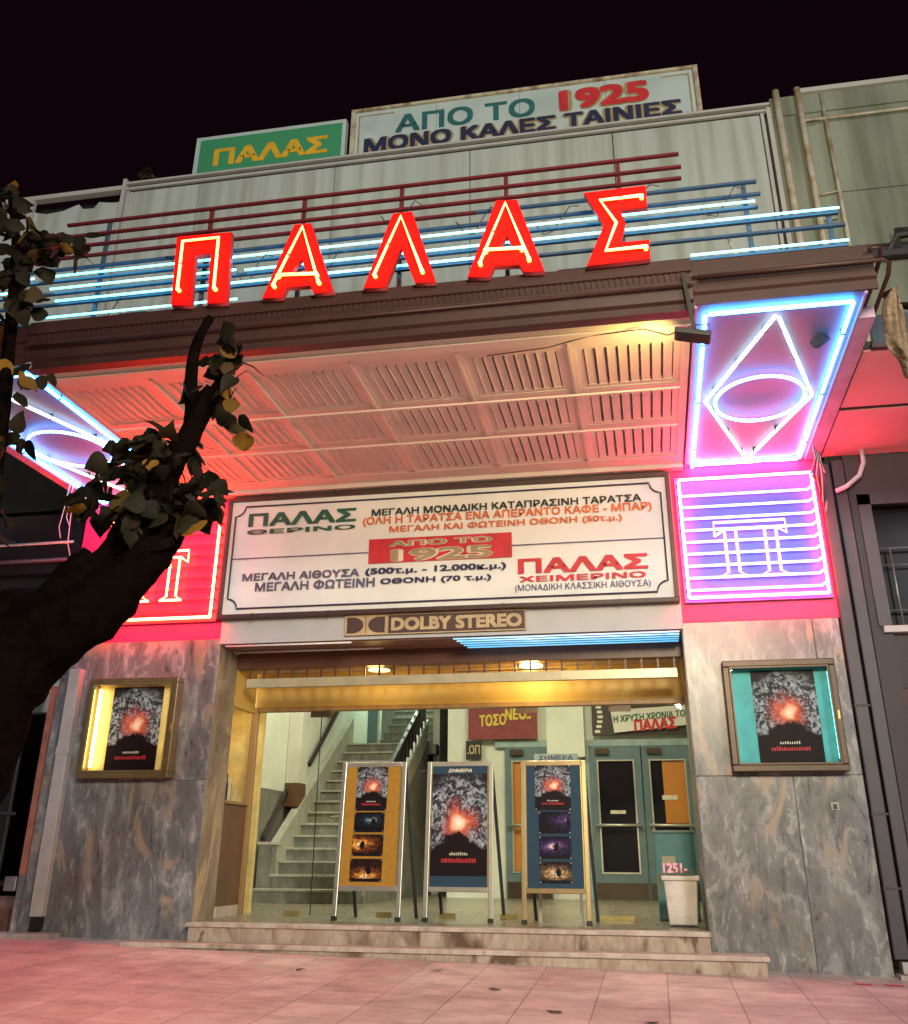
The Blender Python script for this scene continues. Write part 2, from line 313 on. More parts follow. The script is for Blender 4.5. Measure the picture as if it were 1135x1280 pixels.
# ------------------------------------------------------------------ mesh helpers
class MB:
    def __init__(s): s.v = []; s.f = []; s.uv = None
    def box(s, x0, x1, y0, y1, z0, z1):
        n = len(s.v); s.v += [(x, y, z) for z in (z0, z1) for y in (y0, y1) for x in (x0, x1)]
        for q in ((0, 2, 3, 1), (4, 5, 7, 6), (0, 1, 5, 4), (2, 6, 7, 3), (0, 4, 6, 2), (1, 3, 7, 5)): s.f.append(tuple(n+i for i in q))
        return s
    def obox(s, a, b, wx, wy):                    # a box section bar from a to b
        a, b = Vector(a), Vector(b); t = (b-a).normalized()
        u = t.cross(Vector((0, 1, 0)) if abs(t.y) < .9 else Vector((1, 0, 0))).normalized(); v = t.cross(u)
        n = len(s.v)
        for p in (a, b):
            for su, sv in ((-1, -1), (1, -1), (1, 1), (-1, 1)): s.v.append(tuple(p+u*su*wx/2+v*sv*wy/2))
        for q in ((3, 2, 1, 0), (4, 5, 6, 7), (0, 1, 5, 4), (1, 2, 6, 5), (2, 3, 7, 6), (3, 0, 4, 7)): s.f.append(tuple(n+i for i in q))
        return s
    def tube(s, pts, r, k=8, closed=False):
        pts = [Vector(p) for p in pts]; m = len(pts)
        rs = r if isinstance(r, (list, tuple)) else [r]*m
        n0 = len(s.v); prev = None
        for i, p in enumerate(pts):
            if closed: t = (pts[(i+1) % m]-pts[i-1]).normalized()
            else: t = (pts[min(i+1, m-1)]-pts[max(i-1, 0)]).normalized()
            if prev is None: u = t.cross(Vector((0, 0, 1)) if abs(t.z) < .9 else Vector((1, 0, 0))).normalized()
            else:
                u = prev-t*prev.dot(t); u = u.normalized() if u.length > 1e-6 else prev
            prev = u; v = t.cross(u)
            for j in range(k):
                a = 2*math.pi*j/k; s.v.append(tuple(p+(u*math.cos(a)+v*math.sin(a))*rs[i]))
        for i in range(m if closed else m-1):
            for j in range(k):
                a, b = n0+i*k+j, n0+i*k+(j+1) % k; c, d = n0+((i+1) % m)*k+(j+1) % k, n0+((i+1) % m)*k+j
                s.f.append((a, b, c, d))
        if not closed:
            s.f.append(tuple(n0+j for j in reversed(range(k)))); s.f.append(tuple(n0+(m-1)*k+j for j in range(k)))
        return s
    def prism(s, poly, y0, y1):                   # xz polygon pushed through y
        n = len(s.v); m = len(poly)
        s.v += [(x, y0, z) for x, z in poly]+[(x, y1, z) for x, z in poly]
        s.f.append(tuple(range(n, n+m))); s.f.append(tuple(reversed(range(n+m, n+2*m))))
        for i in range(m): j = (i+1) % m; s.f.append((n+i, n+m+i, n+m+j, n+j))
        return s
    def xprism(s, prof, x0, x1):                  # yz profile pushed along x
        n = len(s.v); m = len(prof)
        s.v += [(x0, y, z) for y, z in prof]+[(x1, y, z) for y, z in prof]
        s.f.append(tuple(range(n, n+m))); s.f.append(tuple(reversed(range(n+m, n+2*m))))
        for i in range(m): j = (i+1) % m; s.f.append((n+i, n+m+i, n+m+j, n+j))
        return s
    def disc(s, c, r, h, k=20, r2=None):          # vertical cylinder / cone
        r2 = r if r2 is None else r2; n = len(s.v)
        for z, q in ((c[2], r), (c[2]+h, r2)):
            for j in range(k): a = 2*math.pi*j/k; s.v.append((c[0]+q*math.cos(a), c[1]+q*math.sin(a), z))
        s.f.append(tuple(n+j for j in reversed(range(k)))); s.f.append(tuple(n+k+j for j in range(k)))
        for j in range(k): s.f.append((n+j, n+(j+1) % k, n+k+(j+1) % k, n+k+j))
        return s
    def build(s, name, m, parent=None, bevel=0, smooth=False):
        me = bpy.data.meshes.new(name); me.from_pydata(s.v, [], s.f); me.update()
        o = bpy.data.objects.new(name, me); COL.objects.link(o); o.data.materials.append(m)
        if smooth:
            for p in me.polygons: p.use_smooth = True
        fix_normals(me)
        if bevel:
            b = o.modifiers.new('bevel', 'BEVEL'); b.width = bevel; b.segments = 2; b.limit_method = 'ANGLE'
        setp(o, parent); return o
import bmesh
def fix_normals(me):
    bm = bmesh.new(); bm.from_mesh(me); bmesh.ops.recalc_face_normals(bm, faces=bm.faces); bm.to_mesh(me); bm.free()
def setp(o, parent):
    if parent is not None:
        o.parent = parent; o.matrix_parent_inverse = Matrix.Translation(-world_loc(parent))
def world_loc(o):
    v = Vector(o.location); return v if o.parent is None else v   # every parent carries its place in location, parts stay at origin
def thing(name, label, cat, loc=(0, 0, 0), group=None, kind=None):
    o = bpy.data.objects.new(name, None); COL.objects.link(o); o.location = loc; o.empty_display_size = .2
    o['label'] = label; o['category'] = cat
    if group: o['group'] = group
    if kind: o['kind'] = kind
    return o
def tag(o, label, cat, group=None):
    o['label'] = label; o['category'] = cat
    if group: o['group'] = group
    return o
def struct(o): o['kind'] = 'structure'; return o
def B(name, m, parent, *boxes, bevel=0):
    b = MB()
    for q in boxes: b.box(*q)
    return b.build(name, m, parent, bevel)
def T(name, m, parent, pts, r, k=8, closed=False):
    return MB().tube(pts, r, k, closed).build(name, m, parent, smooth=True)
def quad_uv(name, m, parent, a, b, c, d):         # bl, br, tr, tl
    me = bpy.data.meshes.new(name); me.from_pydata([tuple(p) for p in (a, b, c, d)], [], [(0, 1, 2, 3)])
    u = me.uv_layers.new(name='UVMap')
    for i, q in enumerate(((0, 0), (1, 0), (1, 1), (0, 1))): u.data[i].uv = q
    o = bpy.data.objects.new(name, me); COL.objects.link(o); me.materials.append(m); setp(o, parent); return o
def curve_mesh(cu, name):
    o = bpy.data.objects.new('tmp', cu); COL.objects.link(o)
    dg = bpy.context.evaluated_depsgraph_get(); dg.update()
    me = bpy.data.meshes.new_from_object(o.evaluated_get(dg)); bpy.data.objects.remove(o); bpy.data.curves.remove(cu)
    me.name = name; return me
GL = {}
def _gm(body):
    cu = bpy.data.curves.new('txt', 'FONT'); cu.body = body; cu.size = 1; cu.resolution_u = 3; cu.fill_mode = 'BOTH'
    m0 = curve_mesh(cu, 'base'); nv = len(m0.vertices); co = np.empty(nv*3); m0.vertices.foreach_get('co', co); co = co.reshape(-1, 3)[:, :2]
    fs = [tuple(p.vertices) for p in m0.polygons]; bpy.data.meshes.remove(m0); return co, fs
def glyph(ch):
    # outline of one character: corner points, faces, depth offset, advance
    if ch in GL: return GL[ch]
    a, _ = _gm('Η'+(ch if ch != ' ' else '  ')+'Η'); b, _ = _gm('ΗΗ'); adv = (a[:, 0].max()-b[:, 0].max())/(2 if ch == ' ' else 1)
    if ch == ' ': co, fs, t = np.zeros((0, 2)), [], np.zeros(0); adv = max(adv, .24)
    elif ch == 'Φ':
        v = []; fs = []
        for k in range(28):
            q = 2*math.pi*k/28; v += [(.44+.375*math.cos(q), .364+.325*math.sin(q)), (.44+.285*math.cos(q), .364+.245*math.sin(q))]
        fs = [(2*k, 2*((k+1) % 28), 2*((k+1) % 28)+1, 2*k+1) for k in range(28)]
        v += [(.395, -.03), (.485, -.03), (.485, .76), (.395, .76)]; fs.append((56, 57, 58, 59)); co = np.array(v); t = np.array([0]*56+[.0002]*4)
    elif ch == 'Κ':
        v = [(.09, 0), (.18, 0), (.18, .727), (.09, .727), (.18, .27), (.28, .38), (.62, .727), (.50, .727), (.18, .395), (.235, .43), (.53, 0), (.64, 0), (.30, .47)]
        fs = [(0, 1, 2, 3), (4, 5, 6, 7, 8), (9, 10, 11, 12)]; t = np.array([0]*4+[.0001]*5+[.0002]*4); co = np.array(v)
    elif ch == 'Χ':
        v = [(.03, 0), (.14, 0), (.64, .727), (.53, .727), (.53, 0), (.64, 0), (.14, .727), (.03, .727)]; fs = [(0, 1, 2, 3), (4, 5, 6, 7)]; t = np.array([0]*4+[.0002]*4); co = np.array(v)
    else: co, fs = _gm(ch); t = np.zeros(len(co)); co = co-np.array([0, 0])
    GL[ch] = (co, fs, t, adv); return GL[ch]
def text(name, s, x0, z0, x1, z1, y, m, parent, bold=.02, ext=.004, shear=0, skew=0, space=1.0):
    """lettering on a wall facing -y, fitted to the box x0..x1, z0..z1"""
    cx_ = 0; co_, fs, dt = [], [], []
    for ch in s:
        gv, gf, gt, adv = glyph(ch); n0 = sum(len(q) for q in co_)
        if len(gv): co_.append(gv+np.array([cx_, 0])); fs += [tuple(q+n0 for q in f) for f in gf]; dt.append(gt)
        cx_ += adv*space
    co = np.concatenate(co_); dt = np.concatenate(dt); nv = len(co)
    if shear: co = co+np.stack([co[:, 1]*shear, co[:, 1]*0], 1)
    # a heavier weight: the glyphs laid over themselves a stroke apart
    b_ = bold; offs = [(0, 0), (-b_, -b_), (b_, -b_), (-b_, b_), (b_, b_)]
    if b_ > .05: offs += [(-b_*1.3, 0), (b_*1.3, 0), (0, -b_*1.3), (0, b_*1.3)]
    if b_ <= .015: offs = [(-b_, 0), (b_, 0)]
    allc, allf, allt = [], [], []
    for k, (dx, dz) in enumerate(offs):
        allc.append(co+np.array([dx, dz])); allf += [tuple(i+k*nv for i in f) for f in fs]; allt.append(dt+k*.0004)
    co = np.concatenate(allc); t = np.concatenate(allt); lo, hi = co.min(0), co.max(0)
    u = (co[:, 0]-lo[0])/(hi[0]-lo[0]); v = (co[:, 1]-lo[1])/(hi[1]-lo[1])
    out = np.stack([x0+u*(x1-x0), y-ext-t, z0+v*(z1-z0)+skew*u], 1)
    me = bpy.data.meshes.new(name); me.from_pydata(out.tolist(), [], allf); me.update()
    o = bpy.data.objects.new(name, me); COL.objects.link(o); me.materials.clear(); me.materials.append(m); setp(o, parent); return o
def ptext(name, s, bl, tr, y, m, parent, **k):
    a, b = P(*bl, y), P(*tr, y); return text(name, s, a[0], a[2], b[0], b[2], y, m, parent, **k)
def poly2d(name, loops, y0, y1, m, parent):       # flat shape with holes, pushed through y
    cu = bpy.data.curves.new('p', 'CURVE'); cu.dimensions = '2D'; cu.fill_mode = 'BOTH'; cu.extrude = abs(y1-y0)/2
    for lp in loops:
        sp = cu.splines.new('POLY'); sp.points.add(len(lp)-1); sp.use_cyclic_u = True
        for q, (x, z) in zip(sp.points, lp): q.co = (x, z, 0, 1)
    me = curve_mesh(cu, name)
    for v in me.vertices: x, z, t = v.co; v.co = (x, (y0+y1)/2+t, z)
    fix_normals(me)
    o = bpy.data.objects.new(name, me); COL.objects.link(o); me.materials.clear(); me.materials.append(m); setp(o, parent); return o

# ------------------------------------------------------------------ ground
def gz(x, y):
    return .055-.0205*max(-9, min(9, x))+.036*max(-7, min(.5, y))
xs = [-60, -30, -14]+[-9+i*.5 for i in range(37)]+[14, 30, 60]; ys = [-60, -30, -14]+[-10+i*.5 for i in range(22)]+[3, 30]
me = bpy.data.meshes.new('pavement'); V = [(x, y, gz(x, y)) for y in ys for x in xs]; W_ = len(xs)
me.from_pydata(V, [], [(j*W_+i, j*W_+i+1, (j+1)*W_+i+1, (j+1)*W_+i) for j in range(len(ys)-1) for i in range(W_-1) if not (ys[j] >= .5 and -4.5 < xs[i] < 4.0)])
ground = bpy.data.objects.new('pavement', me); COL.objects.link(ground); struct(ground)
gm = bpy.data.materials.new('paving_tiles'); gm.use_nodes = True; N, L = nodes(gm); b = N['Principled BSDF']; b.inputs['Roughness'].default_value = .5
tc = N.new('ShaderNodeTexCoord'); br = N.new('ShaderNodeTexBrick')
mp = N.new('ShaderNodeMapping'); mp.inputs['Location'].default_value = (.13, .1, 0); L.new(tc.outputs['Object'], mp.inputs[0]); L.new(mp.outputs[0], br.inputs['Vector'])
br.offset = 0; br.inputs['Scale'].default_value = 1; br.inputs['Brick Width'].default_value = .59; br.inputs['Row Height'].default_value = .59
br.inputs['Mortar Size'].default_value = .008; br.inputs['Mortar Smooth'].default_value = .55
br.inputs['Color1'].default_value = (.6, .52, .5, 1); br.inputs['Color2'].default_value = (.51, .43, .41, 1); br.inputs['Mortar'].default_value = (.3, .24, .23, 1)
n1 = N.new('ShaderNodeTexNoise'); n1.inputs['Scale'].default_value = 2.6; n1.inputs['Detail'].default_value = 12; n1.inputs['Roughness'].default_value = .66; L.new(tc.outputs['Object'], n1.inputs[0])
cr = N.new('ShaderNodeValToRGB'); cr.color_ramp.elements[0].position = .34; cr.color_ramp.elements[0].color = (.62, .58, .58, 1); cr.color_ramp.elements[1].position = .62; cr.color_ramp.elements[1].color = (1, 1, 1, 1); L.new(n1.outputs[0], cr.inputs[0])
mx = N.new('ShaderNodeMix'); mx.data_type = 'RGBA'; mx.blend_type = 'MULTIPLY'; mx.inputs[0].default_value = 1; L.new(br.outputs[0], mx.inputs[6]); L.new(cr.outputs[0], mx.inputs[7])
vo = N.new('ShaderNodeTexVoronoi'); vo.inputs['Scale'].default_value = 3.4; L.new(tc.outputs['Object'], vo.inputs['Vector'])
vr = N.new('ShaderNodeMapRange'); vr.inputs[1].default_value = .06; vr.inputs[2].default_value = .04; vr.inputs[4].default_value = .7; L.new(vo.outputs['Distance'], vr.inputs[0])
m2 = N.new('ShaderNodeMix'); m2.data_type = 'RGBA'; L.new(vr.outputs[0], m2.inputs[0]); L.new(mx.outputs[2], m2.inputs[6]); m2.inputs[7].default_value = (.1, .08, .08, 1)
L.new(m2.outputs[2], b.inputs['Base Color'])
bp = N.new('ShaderNodeBump'); bp.inputs['Strength'].default_value = .35; bp.inputs['Distance'].default_value = .006
n4 = N.new('ShaderNodeTexNoise'); n4.inputs['Scale'].default_value = 30; n4.inputs['Detail'].default_value = 4; L.new(tc.outputs['Object'], n4.inputs[0])
sm = N.new('ShaderNodeMath'); sm.operation = 'MULTIPLY_ADD'; sm.inputs[1].default_value = -1.5; L.new(br.outputs['Fac'], sm.inputs[0]); L.new(n4.outputs[0], sm.inputs[2]); L.new(sm.outputs[0], bp.inputs['Height']); L.new(bp.outputs[0], b.inputs['Normal'])
me.materials.append(gm)
FL = .34                                           # lobby floor level

# ------------------------------------------------------------------ cinema building
cin = thing('cinema_building', 'marble fronted old cinema with white panelled upper wall, glass lobby front and staircase inside', 'cinema')
# marble piers: slabs with open joints, in one mesh each
lp = MB(); lp.box(-5.22, -4.553, 0, .45, -.3, 3.54)
lp.box(-4.55, -3.05, 0, .45, 1.853, 3.54); lp.box(-4.55, -3.98, .001, .45, -.3, 1.85); lp.box(-3.977, -3.05, 0, .45, -.3, 1.85)
lp.build('marble_pier', M['marble'], cin, .004)
rp = MB(); rp.box(2.70, 4.147, 0, .45, 1.853, 3.54); rp.box(4.15, 4.44, .001, .45, 1.853, 3.54)
rp.box(2.70, 3.72, .001, .45, -.3, 1.85); rp.box(3.723, 4.44, 0, .45, -.3, 1.85)
rp.build('marble_pier', M['marble'], cin, .004)
B('pier_reveal', M['marble_warm'], cin, (-3.053, -3.047, .02, .61, FL, 3.45), (-3.30, -3.054, .46, .61, FL, 3.45))
B('pier_reveal', M['marble'], cin, (2.694, 2.70, .02, 1.38, FL, 3.45), (2.702, 3.0, .46, 1.38, FL, 3.45))
B('red_glow_band', M['red_glow_band'], cin, (-5.22, -3.06, -.002, .4, 3.543, 5.52))
B('red_glow_band', M['red_glow_band'], cin, (2.712, 4.47, -.002, .4, 3.543, 5.52))
B('lintel', M['white_trim'], cin, (-3.058, 2.71, 0, .4, 3.5, 5.52), bevel=.004)
B('lintel_moulding', M['white_trim'], cin, (-3.06, 2.70, -.02, .0, 3.47, 3.5))
# slatted reveal over the entrance, roller shutter box, its bottom rail and rods
sl = MB()
for i in range(9): sl.box(-3.04, 2.69, .03+i*.062, .075+i*.062, 3.455, 3.495)
sl.build('slatted_ceiling', M['slat_brown'], cin)
B('ceiling_backing', M['brown_dark'], cin, (-3.045, 2.69, .01, .6, 3.497, 3.54))
B('shutter_box', M['shutter_box'], cin, (-3.04, 2.69, .585, .75, 3.26, 3.49), bevel=.006)
B('shutter_bottom_rail', M['rail_cream'], cin, (-2.9, 2.62, .60, .66, 3.02, 3.135), bevel=.005)
for i in range(29): x = -2.87+i*.195; B('shutter_rod', M['shutter_box'], cin, (x-.012, x+.012, .62, .64, 3.137, 3.258))
B('rod_brace', M['shutter_box'], cin, (-.1, 1.3, .60, .618, 3.15, 3.165))
B('porch_ceiling', M['porch_ceiling'], cin, (-3.3, 2.9, .755, 1.40, 3.33, 3.4))
bh = B('amber_bulkhead', M['orange_wall'], cin, (-3.05, 2.692, 1.385, 1.5, 2.88, 3.329))
B('bulkhead_trim', M['wood_frame'], cin, (-3.03, 2.692, 1.35, 1.48, 2.82, 2.876), bevel=.004)
# blue neon tubes under the lintel: lit on the right, dead on the left
for i in range(5):
    y = -.05+i*.135; z = 3.432
    T('blue_strip_tube', M['strip_cyan'], cin, [(-.02+.02*i, y, z), (2.66, y, z)], .009, 8)
    if i in (0, 3): T('unlit_strip_tube', M['tube_white_off'], cin, [(-2.95, y, z), (-1.3+.1*i, y, z)], .012, 6)
st = MB()
for x in (0.15, 1.3, 2.5): st.box(x-.02, x+.02, -.06, .34, 3.447, 3.455)
st.build('tube_bracket', M['dark_metal'], cin)
# lobby shell
B('lobby_floor', M['floor'], cin, (-3.046, 2.693, -.003, 1.45, FL-.1, FL), (-9, 6, 1.451, 14, FL-.1, FL))
B('lobby_wall', M['green_white'], cin, (2.95, 3.2, 1.5, 10.3, FL, 4.4))
B('lobby_ceiling', M['green_white'], cin, (-9, 6, 1.52, 12, 6.5, 6.7))
B('lobby_front_wall', M['green_white'], cin, (-9, -3.06, 1.52, 1.7, 2.9, 6.5), (-3.06, 2.95, 1.52, 1.7, 3.42, 6.5))
# ticket booth on the left of the lobby mouth
bt = thing('ticket_booth', 'brown panelled ticket booth with yellow lit window beside the left marble pier', 'booth', (-3.05, .61, FL))
B('panel', M['wood_brown'], bt, (-3.12, -3.048, .615, 1.33, FL+.12, 1.62))
B('skirting', M['marble_step'], bt, (-3.12, -3.043, .615, 1.33, FL, FL+.12))
B('counter', M['wood_frame'], bt, (-3.4, -3.02, .612, 1.36, 1.62, 1.66), bevel=.006)
B('header', M['orange_wall'], bt, (-3.12, -3.046, .615, 1.33, 2.8, 3.33))
B('back_wall', M['booth_yellow'], bt, (-4.1, -4.0, .62, 2.2, FL, 3.3), (-4.0, -3.13, 1.9, 2.0, FL, 3.3))
quad_uv('window_glass', M['case_glass'], bt, (-3.07, .62, 1.662), (-3.07, 1.33, 1.662), (-3.07, 1.33, 2.79), (-3.07, .62, 2.79))
B('display_shelf', M['poster_dark'], bt, (-3.3, -3.2, .66, .76, 1.665, 2.5), (-3.3, -3.2, .95, 1.0, 1.665, 2.0), (-3.3, -3.22, 1.08, 1.2, 1.665, 1.9))
B('display_card', M['ink_pale'], bt, (-3.19, -3.18, 1.0, 1.09, 1.665, 1.95)); B('display_card', M['ink_pale'], bt, (-3.19, -3.18, 1.22, 1.3, 1.665, 1.83))
B('post', M['wood_frame'], bt, (-3.09, -3.0, 1.335, 1.42, FL, 2.818), bevel=.005)
# glass front
gf = thing('glass_front', 'frameless glass lobby front under the amber bulkhead', 'glass front', (0, 1.4, FL))
for x0, x1 in ((-3.0, -2.115), (-2.10, .78), (.79, 2.69)):
    quad_uv('pane', M['glass'], gf, (x0, 1.4, FL+.01), (x1, 1.4, FL+.01), (x1, 1.4, 2.816), (x0, 1.4, 2.816))
B('pane_edge', M['black'], gf, (-2.113, -2.102, 1.396, 1.407, FL+.01, 2.816))
for x in (-2.35, -1.15, .4, 1.6, 1.8, -.35): B('floor_patch', M['brass'], gf, (x-.1, x+.1, 1.38, 1.42, FL+.003, FL+.06))
for x in (-2.1, .7, 1.9): B('patch_hinge', M['bronze'], gf, (x-.16, x+.12, 1.385, 1.418, 2.74, 2.813))
MB().tube([P(412, 1022, 1.37), P(422, 1022, 1.32)], [.012, .03], 10).build('door_knob', M['silver'], gf, smooth=True)
# porch lamps
for x, lab in ((-1.22, 'round flush ceiling lamp left of the middle over the entrance, dimly seen above the rail'), (.8, 'bright round flush ceiling lamp over the entrance right of the middle')):
    t = thing('ceiling_lamp', lab, 'ceiling lamp', (x, 1.0, 3.33), 'porch ceiling lamps')
    MB().disc((x, 1.0, 3.28), .2, .05, 24).build('rim', M['bronze'], t, smooth=False)
    MB().disc((x, 1.0, 3.265), .15, .012, 24).build('diffuser', M['lamp_dim' if x < 0 else 'lamp_glow'], t)
    ld = bpy.data.lights.new('porch_light', 'POINT'); ld.energy = 7 if x < 0 else 30; ld.color = (1, .68, .17); ld.shadow_soft_size = .12
    lo = bpy.data.objects.new('porch_light', ld); COL.objects.link(lo); lo.location = (x, .8, 3.2)

# ------------------------------------------------------------------ lobby: back wall, doors, stairs
YB = 8.0
def bz(px, py): p = P(px, py, YB); return p[0], p[2]
B('lobby_back_wall', M['green_white'], cin, (P(560, 900, 8.1)[0], 3.2, YB+.1, YB+.3, FL, 6.5))
B('door_frame', M['door_frame'], cin, (-.75, 3.0, YB+.02, YB+.1, 2.98, 3.1), (.95, 1.06, YB+.03, YB+.1, FL, 2.98))
B('wall_pillar', M['green_white'], cin, (.28, 1.0, YB-.12, YB+.1, 2.78, 4.4))
def door(x0, x1, glass, label, wood=None):
    d = thing('lobby_door', label, 'door', ((x0+x1)/2, YB, FL), 'blue lobby doors')
    z1 = 2.97; w = .14
    B('leaf', M['door_blue'], d, (x0, x0+w, YB-.02, YB+.05, FL, z1), (x1-w, x1, YB-.02, YB+.05, FL, z1), (x0+w, x1-w, YB-.02, YB+.05, 2.72, z1), (x0+w, x1-w, YB-.02, YB+.05, FL, .78), bevel=.004)
    B('kick_plate', M['bronze'], d, (x0+.02, x1-.02, YB-.03, YB-.021, FL+.02, .62))
    B('pane', M['window_dark'], d, (x0+w, x1-w, YB+.02, YB+.03, .78, 2.72))
    if wood: B('curtain', M['door_wood'], d, (x0+w+wood[0]*(x1-x0-2*w), x0+w+wood[1]*(x1-x0-2*w), YB+.012, YB+.018, wood[2], 2.7))
    B('pane_trim', M['silver'], d, (x0+w-.015, x0+w+.012, YB-.03, YB-.022, .77, 2.73), (x1-w-.012, x1-w+.015, YB-.03, YB-.022, .77, 2.73), (x0+w+.012, x1-w-.012, YB-.03, YB-.022, 2.705, 2.73), (x0+w+.012, x1-w-.012, YB-.03, YB-.022, .77, .795))
    MB().tube([(x0+.06, YB-.09, 1.58), (x1-.06, YB-.09, 1.58)], .028, 8).build('push_bar', M['silver'], d, smooth=True)
    B('closer', M['bronze'], d, (x0+.1, x0+.36, YB-.09, YB-.025, 2.83, 2.93))
    B('notice', M['ink_pale'], d, ((x0+x1)/2-.14, (x0+x1)/2+.14, YB+.004, YB+.01, 2.02 if wood else 1.78, 2.1 if wood else 1.84))
    return d
door(1.08, 2.03, 0, 'blue lobby door with dark tall pane and push bar, middle of the back wall')
door(2.05, 2.98, 0, 'blue lobby door with orange lit pane, rightmost on the back wall', (.35, 1, 1.62))
door(-.55, .30, 0, 'blue lobby door with orange lit pane behind the middle poster boards', (0, .7, .8))
# framed red notice, black sign, film strip banner on the back wall
x0, z0 = bz(586, 925); x1, z1 = bz(671, 884)
rs = thing('red_notice_board', 'dark red board with yellow slogan above the lobby doors', 'sign', ((x0+x1)/2, YB, z0))
B('panel', M['poster_red'], rs, (x0, x1, YB-.06, YB-.01, z0, z1+.35))
a = bz(600, 909); b_ = bz(633, 892); text('lettering', 'ΤΟΣΟ', a[0], a[1], b_[0], b_[1]-.03, YB-.061, M['yellow_paint'], rs, bold=.03, skew=.03)
a = bz(632, 901); b_ = bz(664, 886); text('lettering', 'ΝΕΟ..', a[0], a[1], b_[0], b_[1], YB-.061, M['yellow_paint'], rs, bold=.04, skew=.02)
x0, z0 = bz(583, 950); x1, z1 = bz(602, 926)
bs = thing('black_sign', 'small black sign with pale letters left of the lobby doors', 'sign', (x0, YB, z0))
B('panel', M['black'], bs, (x0, x1, YB-.05, YB-.01, z0, z1)); text('lettering', '.ΟΠ', x0+.03, z0+.1, x1-.03, z1-.08, YB-.051, M['ink_tan'], bs)
x0, z0 = bz(741, 920); x1, z1 = bz(862, 880)
fb = thing('film_strip_board', 'dark film strip board fixed above the right lobby doors', 'sign', (x0, YB, z0))
B('panel', M['poster_dark'], fb, (x0, 2.94, YB-.06, YB-.01, z0, z1+.4))
fs = MB()
for i in range(7): zz = z0+.05+i*.09; xx = x0+.05+.06*math.sin(i*.5); fs.box(xx, xx+.1, YB-.064, YB-.061, zz, zz+.05)
fs.build('film_holes', M['ink_pale'], fb)
y_ = YB-.12
bn = thing('anniversary_banner', 'tilted white paper banner with green and red Greek letters above the lobby doors', 'banner', tuple(P(815, 900, y_)))
q = [P(*p, y_) for p in ((768, 916), (858, 906), (858, 881), (763, 888))]
me = bpy.data.meshes.new('paper'); vv = [tuple(p) for p in q]+[(p[0], p[1]+.012, p[2]) for p in q]
me.from_pydata(vv, [], [(0, 1, 2, 3), (7, 6, 5, 4), (0, 4, 5, 1), (1, 5, 6, 2), (2, 6, 7, 3), (3, 7, 4, 0)]); me.materials.append(M['cream'])
o = bpy.data.objects.new('paper', me); COL.objects.link(o); setp(o, bn); fix_normals(me)
a = P(767, 902, y_); b_ = P(856, 887, y_); text('lettering', 'Η ΧΡΥΣΗ ΧΡΟΝΙΑ ΤΟ', a[0], a[2]-.02, b_[0], b_[2]-.09, y_-.002, M['ink_green'], bn, bold=.03, skew=.09)
a = P(793, 913, y_); b_ = P(845, 896, y_); text('lettering', 'ΠΑΛΑΣ', a[0], a[2]-.02, b_[0], b_[2]-.04, y_-.002, M['ink_red'], bn, bold=.05, skew=.05)

# staircase
YS = 4.75; RI = .205; TR = .335
sx0 = P(308, 1125, YS)[0]; sx1 = P(528, 937, YS+TR*14)[0]
sc_ = thing('staircase', 'pale marble staircase climbing from the lobby to the upper landing with dark handrails', 'staircase', ((sx0+sx1)/2, YS, FL))
NS = 14
tr = MB(); nosing = MB()
for i in range(NS):
    z = FL+RI*i; y = YS+TR*i
    tr.box(sx0+(.0 if i < 1 else .25), sx1, y, YS+TR*NS+2.2, z+(.001 if i else 0), z+RI-.035)
    nosing.box(sx0-.01+(.0 if i < 1 else .25), sx1+.01, y-.03, y+TR, z+RI-.034, z+RI)
tr.build('step', M['marble_stair'], sc_); nosing.build('tread', M['marble_tread'], sc_, .004)
YL = YS+TR*NS; ZL = FL+RI*NS                       # landing
B('landing', M['marble_stair'], sc_, (sx0-1.5, sx1+.3, YL-.02, YL+1.6, ZL-.2, ZL+.004))
t2 = MB()
ux0 = P(476, 930, YL+1.2)[0]; ux1 = P(552, 930, YL+1.2)[0]
for i in range(10):
    z = ZL+RI*i; y = YL+1.1+TR*i
    t2.box(ux0, ux1, y, YL+1.1+TR*10+1, z+.006, z+RI-.03); t2.box(ux0-.01, ux1, y-.03, y+TR, z+RI-.029, z+RI)
t2.build('upper_flight', M['marble_stair'], sc_)
# stringers
def stringer(x0, x1, yA, zA, yB, zB, h, name, m):
    b = MB(); b.xprism([(yA, zA-.4), (yB, zB-.4), (yB, zB+h), (yA, zA+h)], x0, x1); return b.build(name, m, sc_)
stringer(sx0+.11, sx0+.25, YS+.55, FL+.62, YL, ZL+.3, .25, 'stringer', M['marble_tread'])
B('newel', M['marble_stair'], sc_, (sx0, sx0+.245, YS+.34, YS+.72, FL+RI, FL+.86)); B('string_wall', M['marble_stair'], sc_, (sx0+.01, sx0+.10, YS+.721, YS+3, FL, FL+.85))
B('newel_cap', M['marble_step'], sc_, (sx0-.02, sx0+.27, YS+.32, YS+.74, FL+.86, FL+.9))
stringer(sx1, sx1+.12, YS+.1, FL+.25, YL, ZL+.25, .25, 'stringer', M['marble_tread'])
k = MB(); k.xprism([(YS, FL), (YL, FL), (YL, ZL+.1), (YS, FL+.12)], sx1+.121, sx1+.14); k.build('stair_side', M['marble_stair'], sc_)
hr = MB(); hr.obox((sx1+.06, YS+.15, FL+1.25), (sx1+.06, YL+.3, ZL+1.15), .07, .09); hr.build('handrail', M['handrail'], sc_)
for i in range(16):
    t = (i+.4)/16; y = YS+.15+t*(YL-YS-.1); z = FL+1.22+t*(ZL-FL-.15)
    MB().obox((sx1+.06, y+.02, z-.52), (sx1+.06, y, z), .035, .16).build('baluster', M['handrail'], sc_)
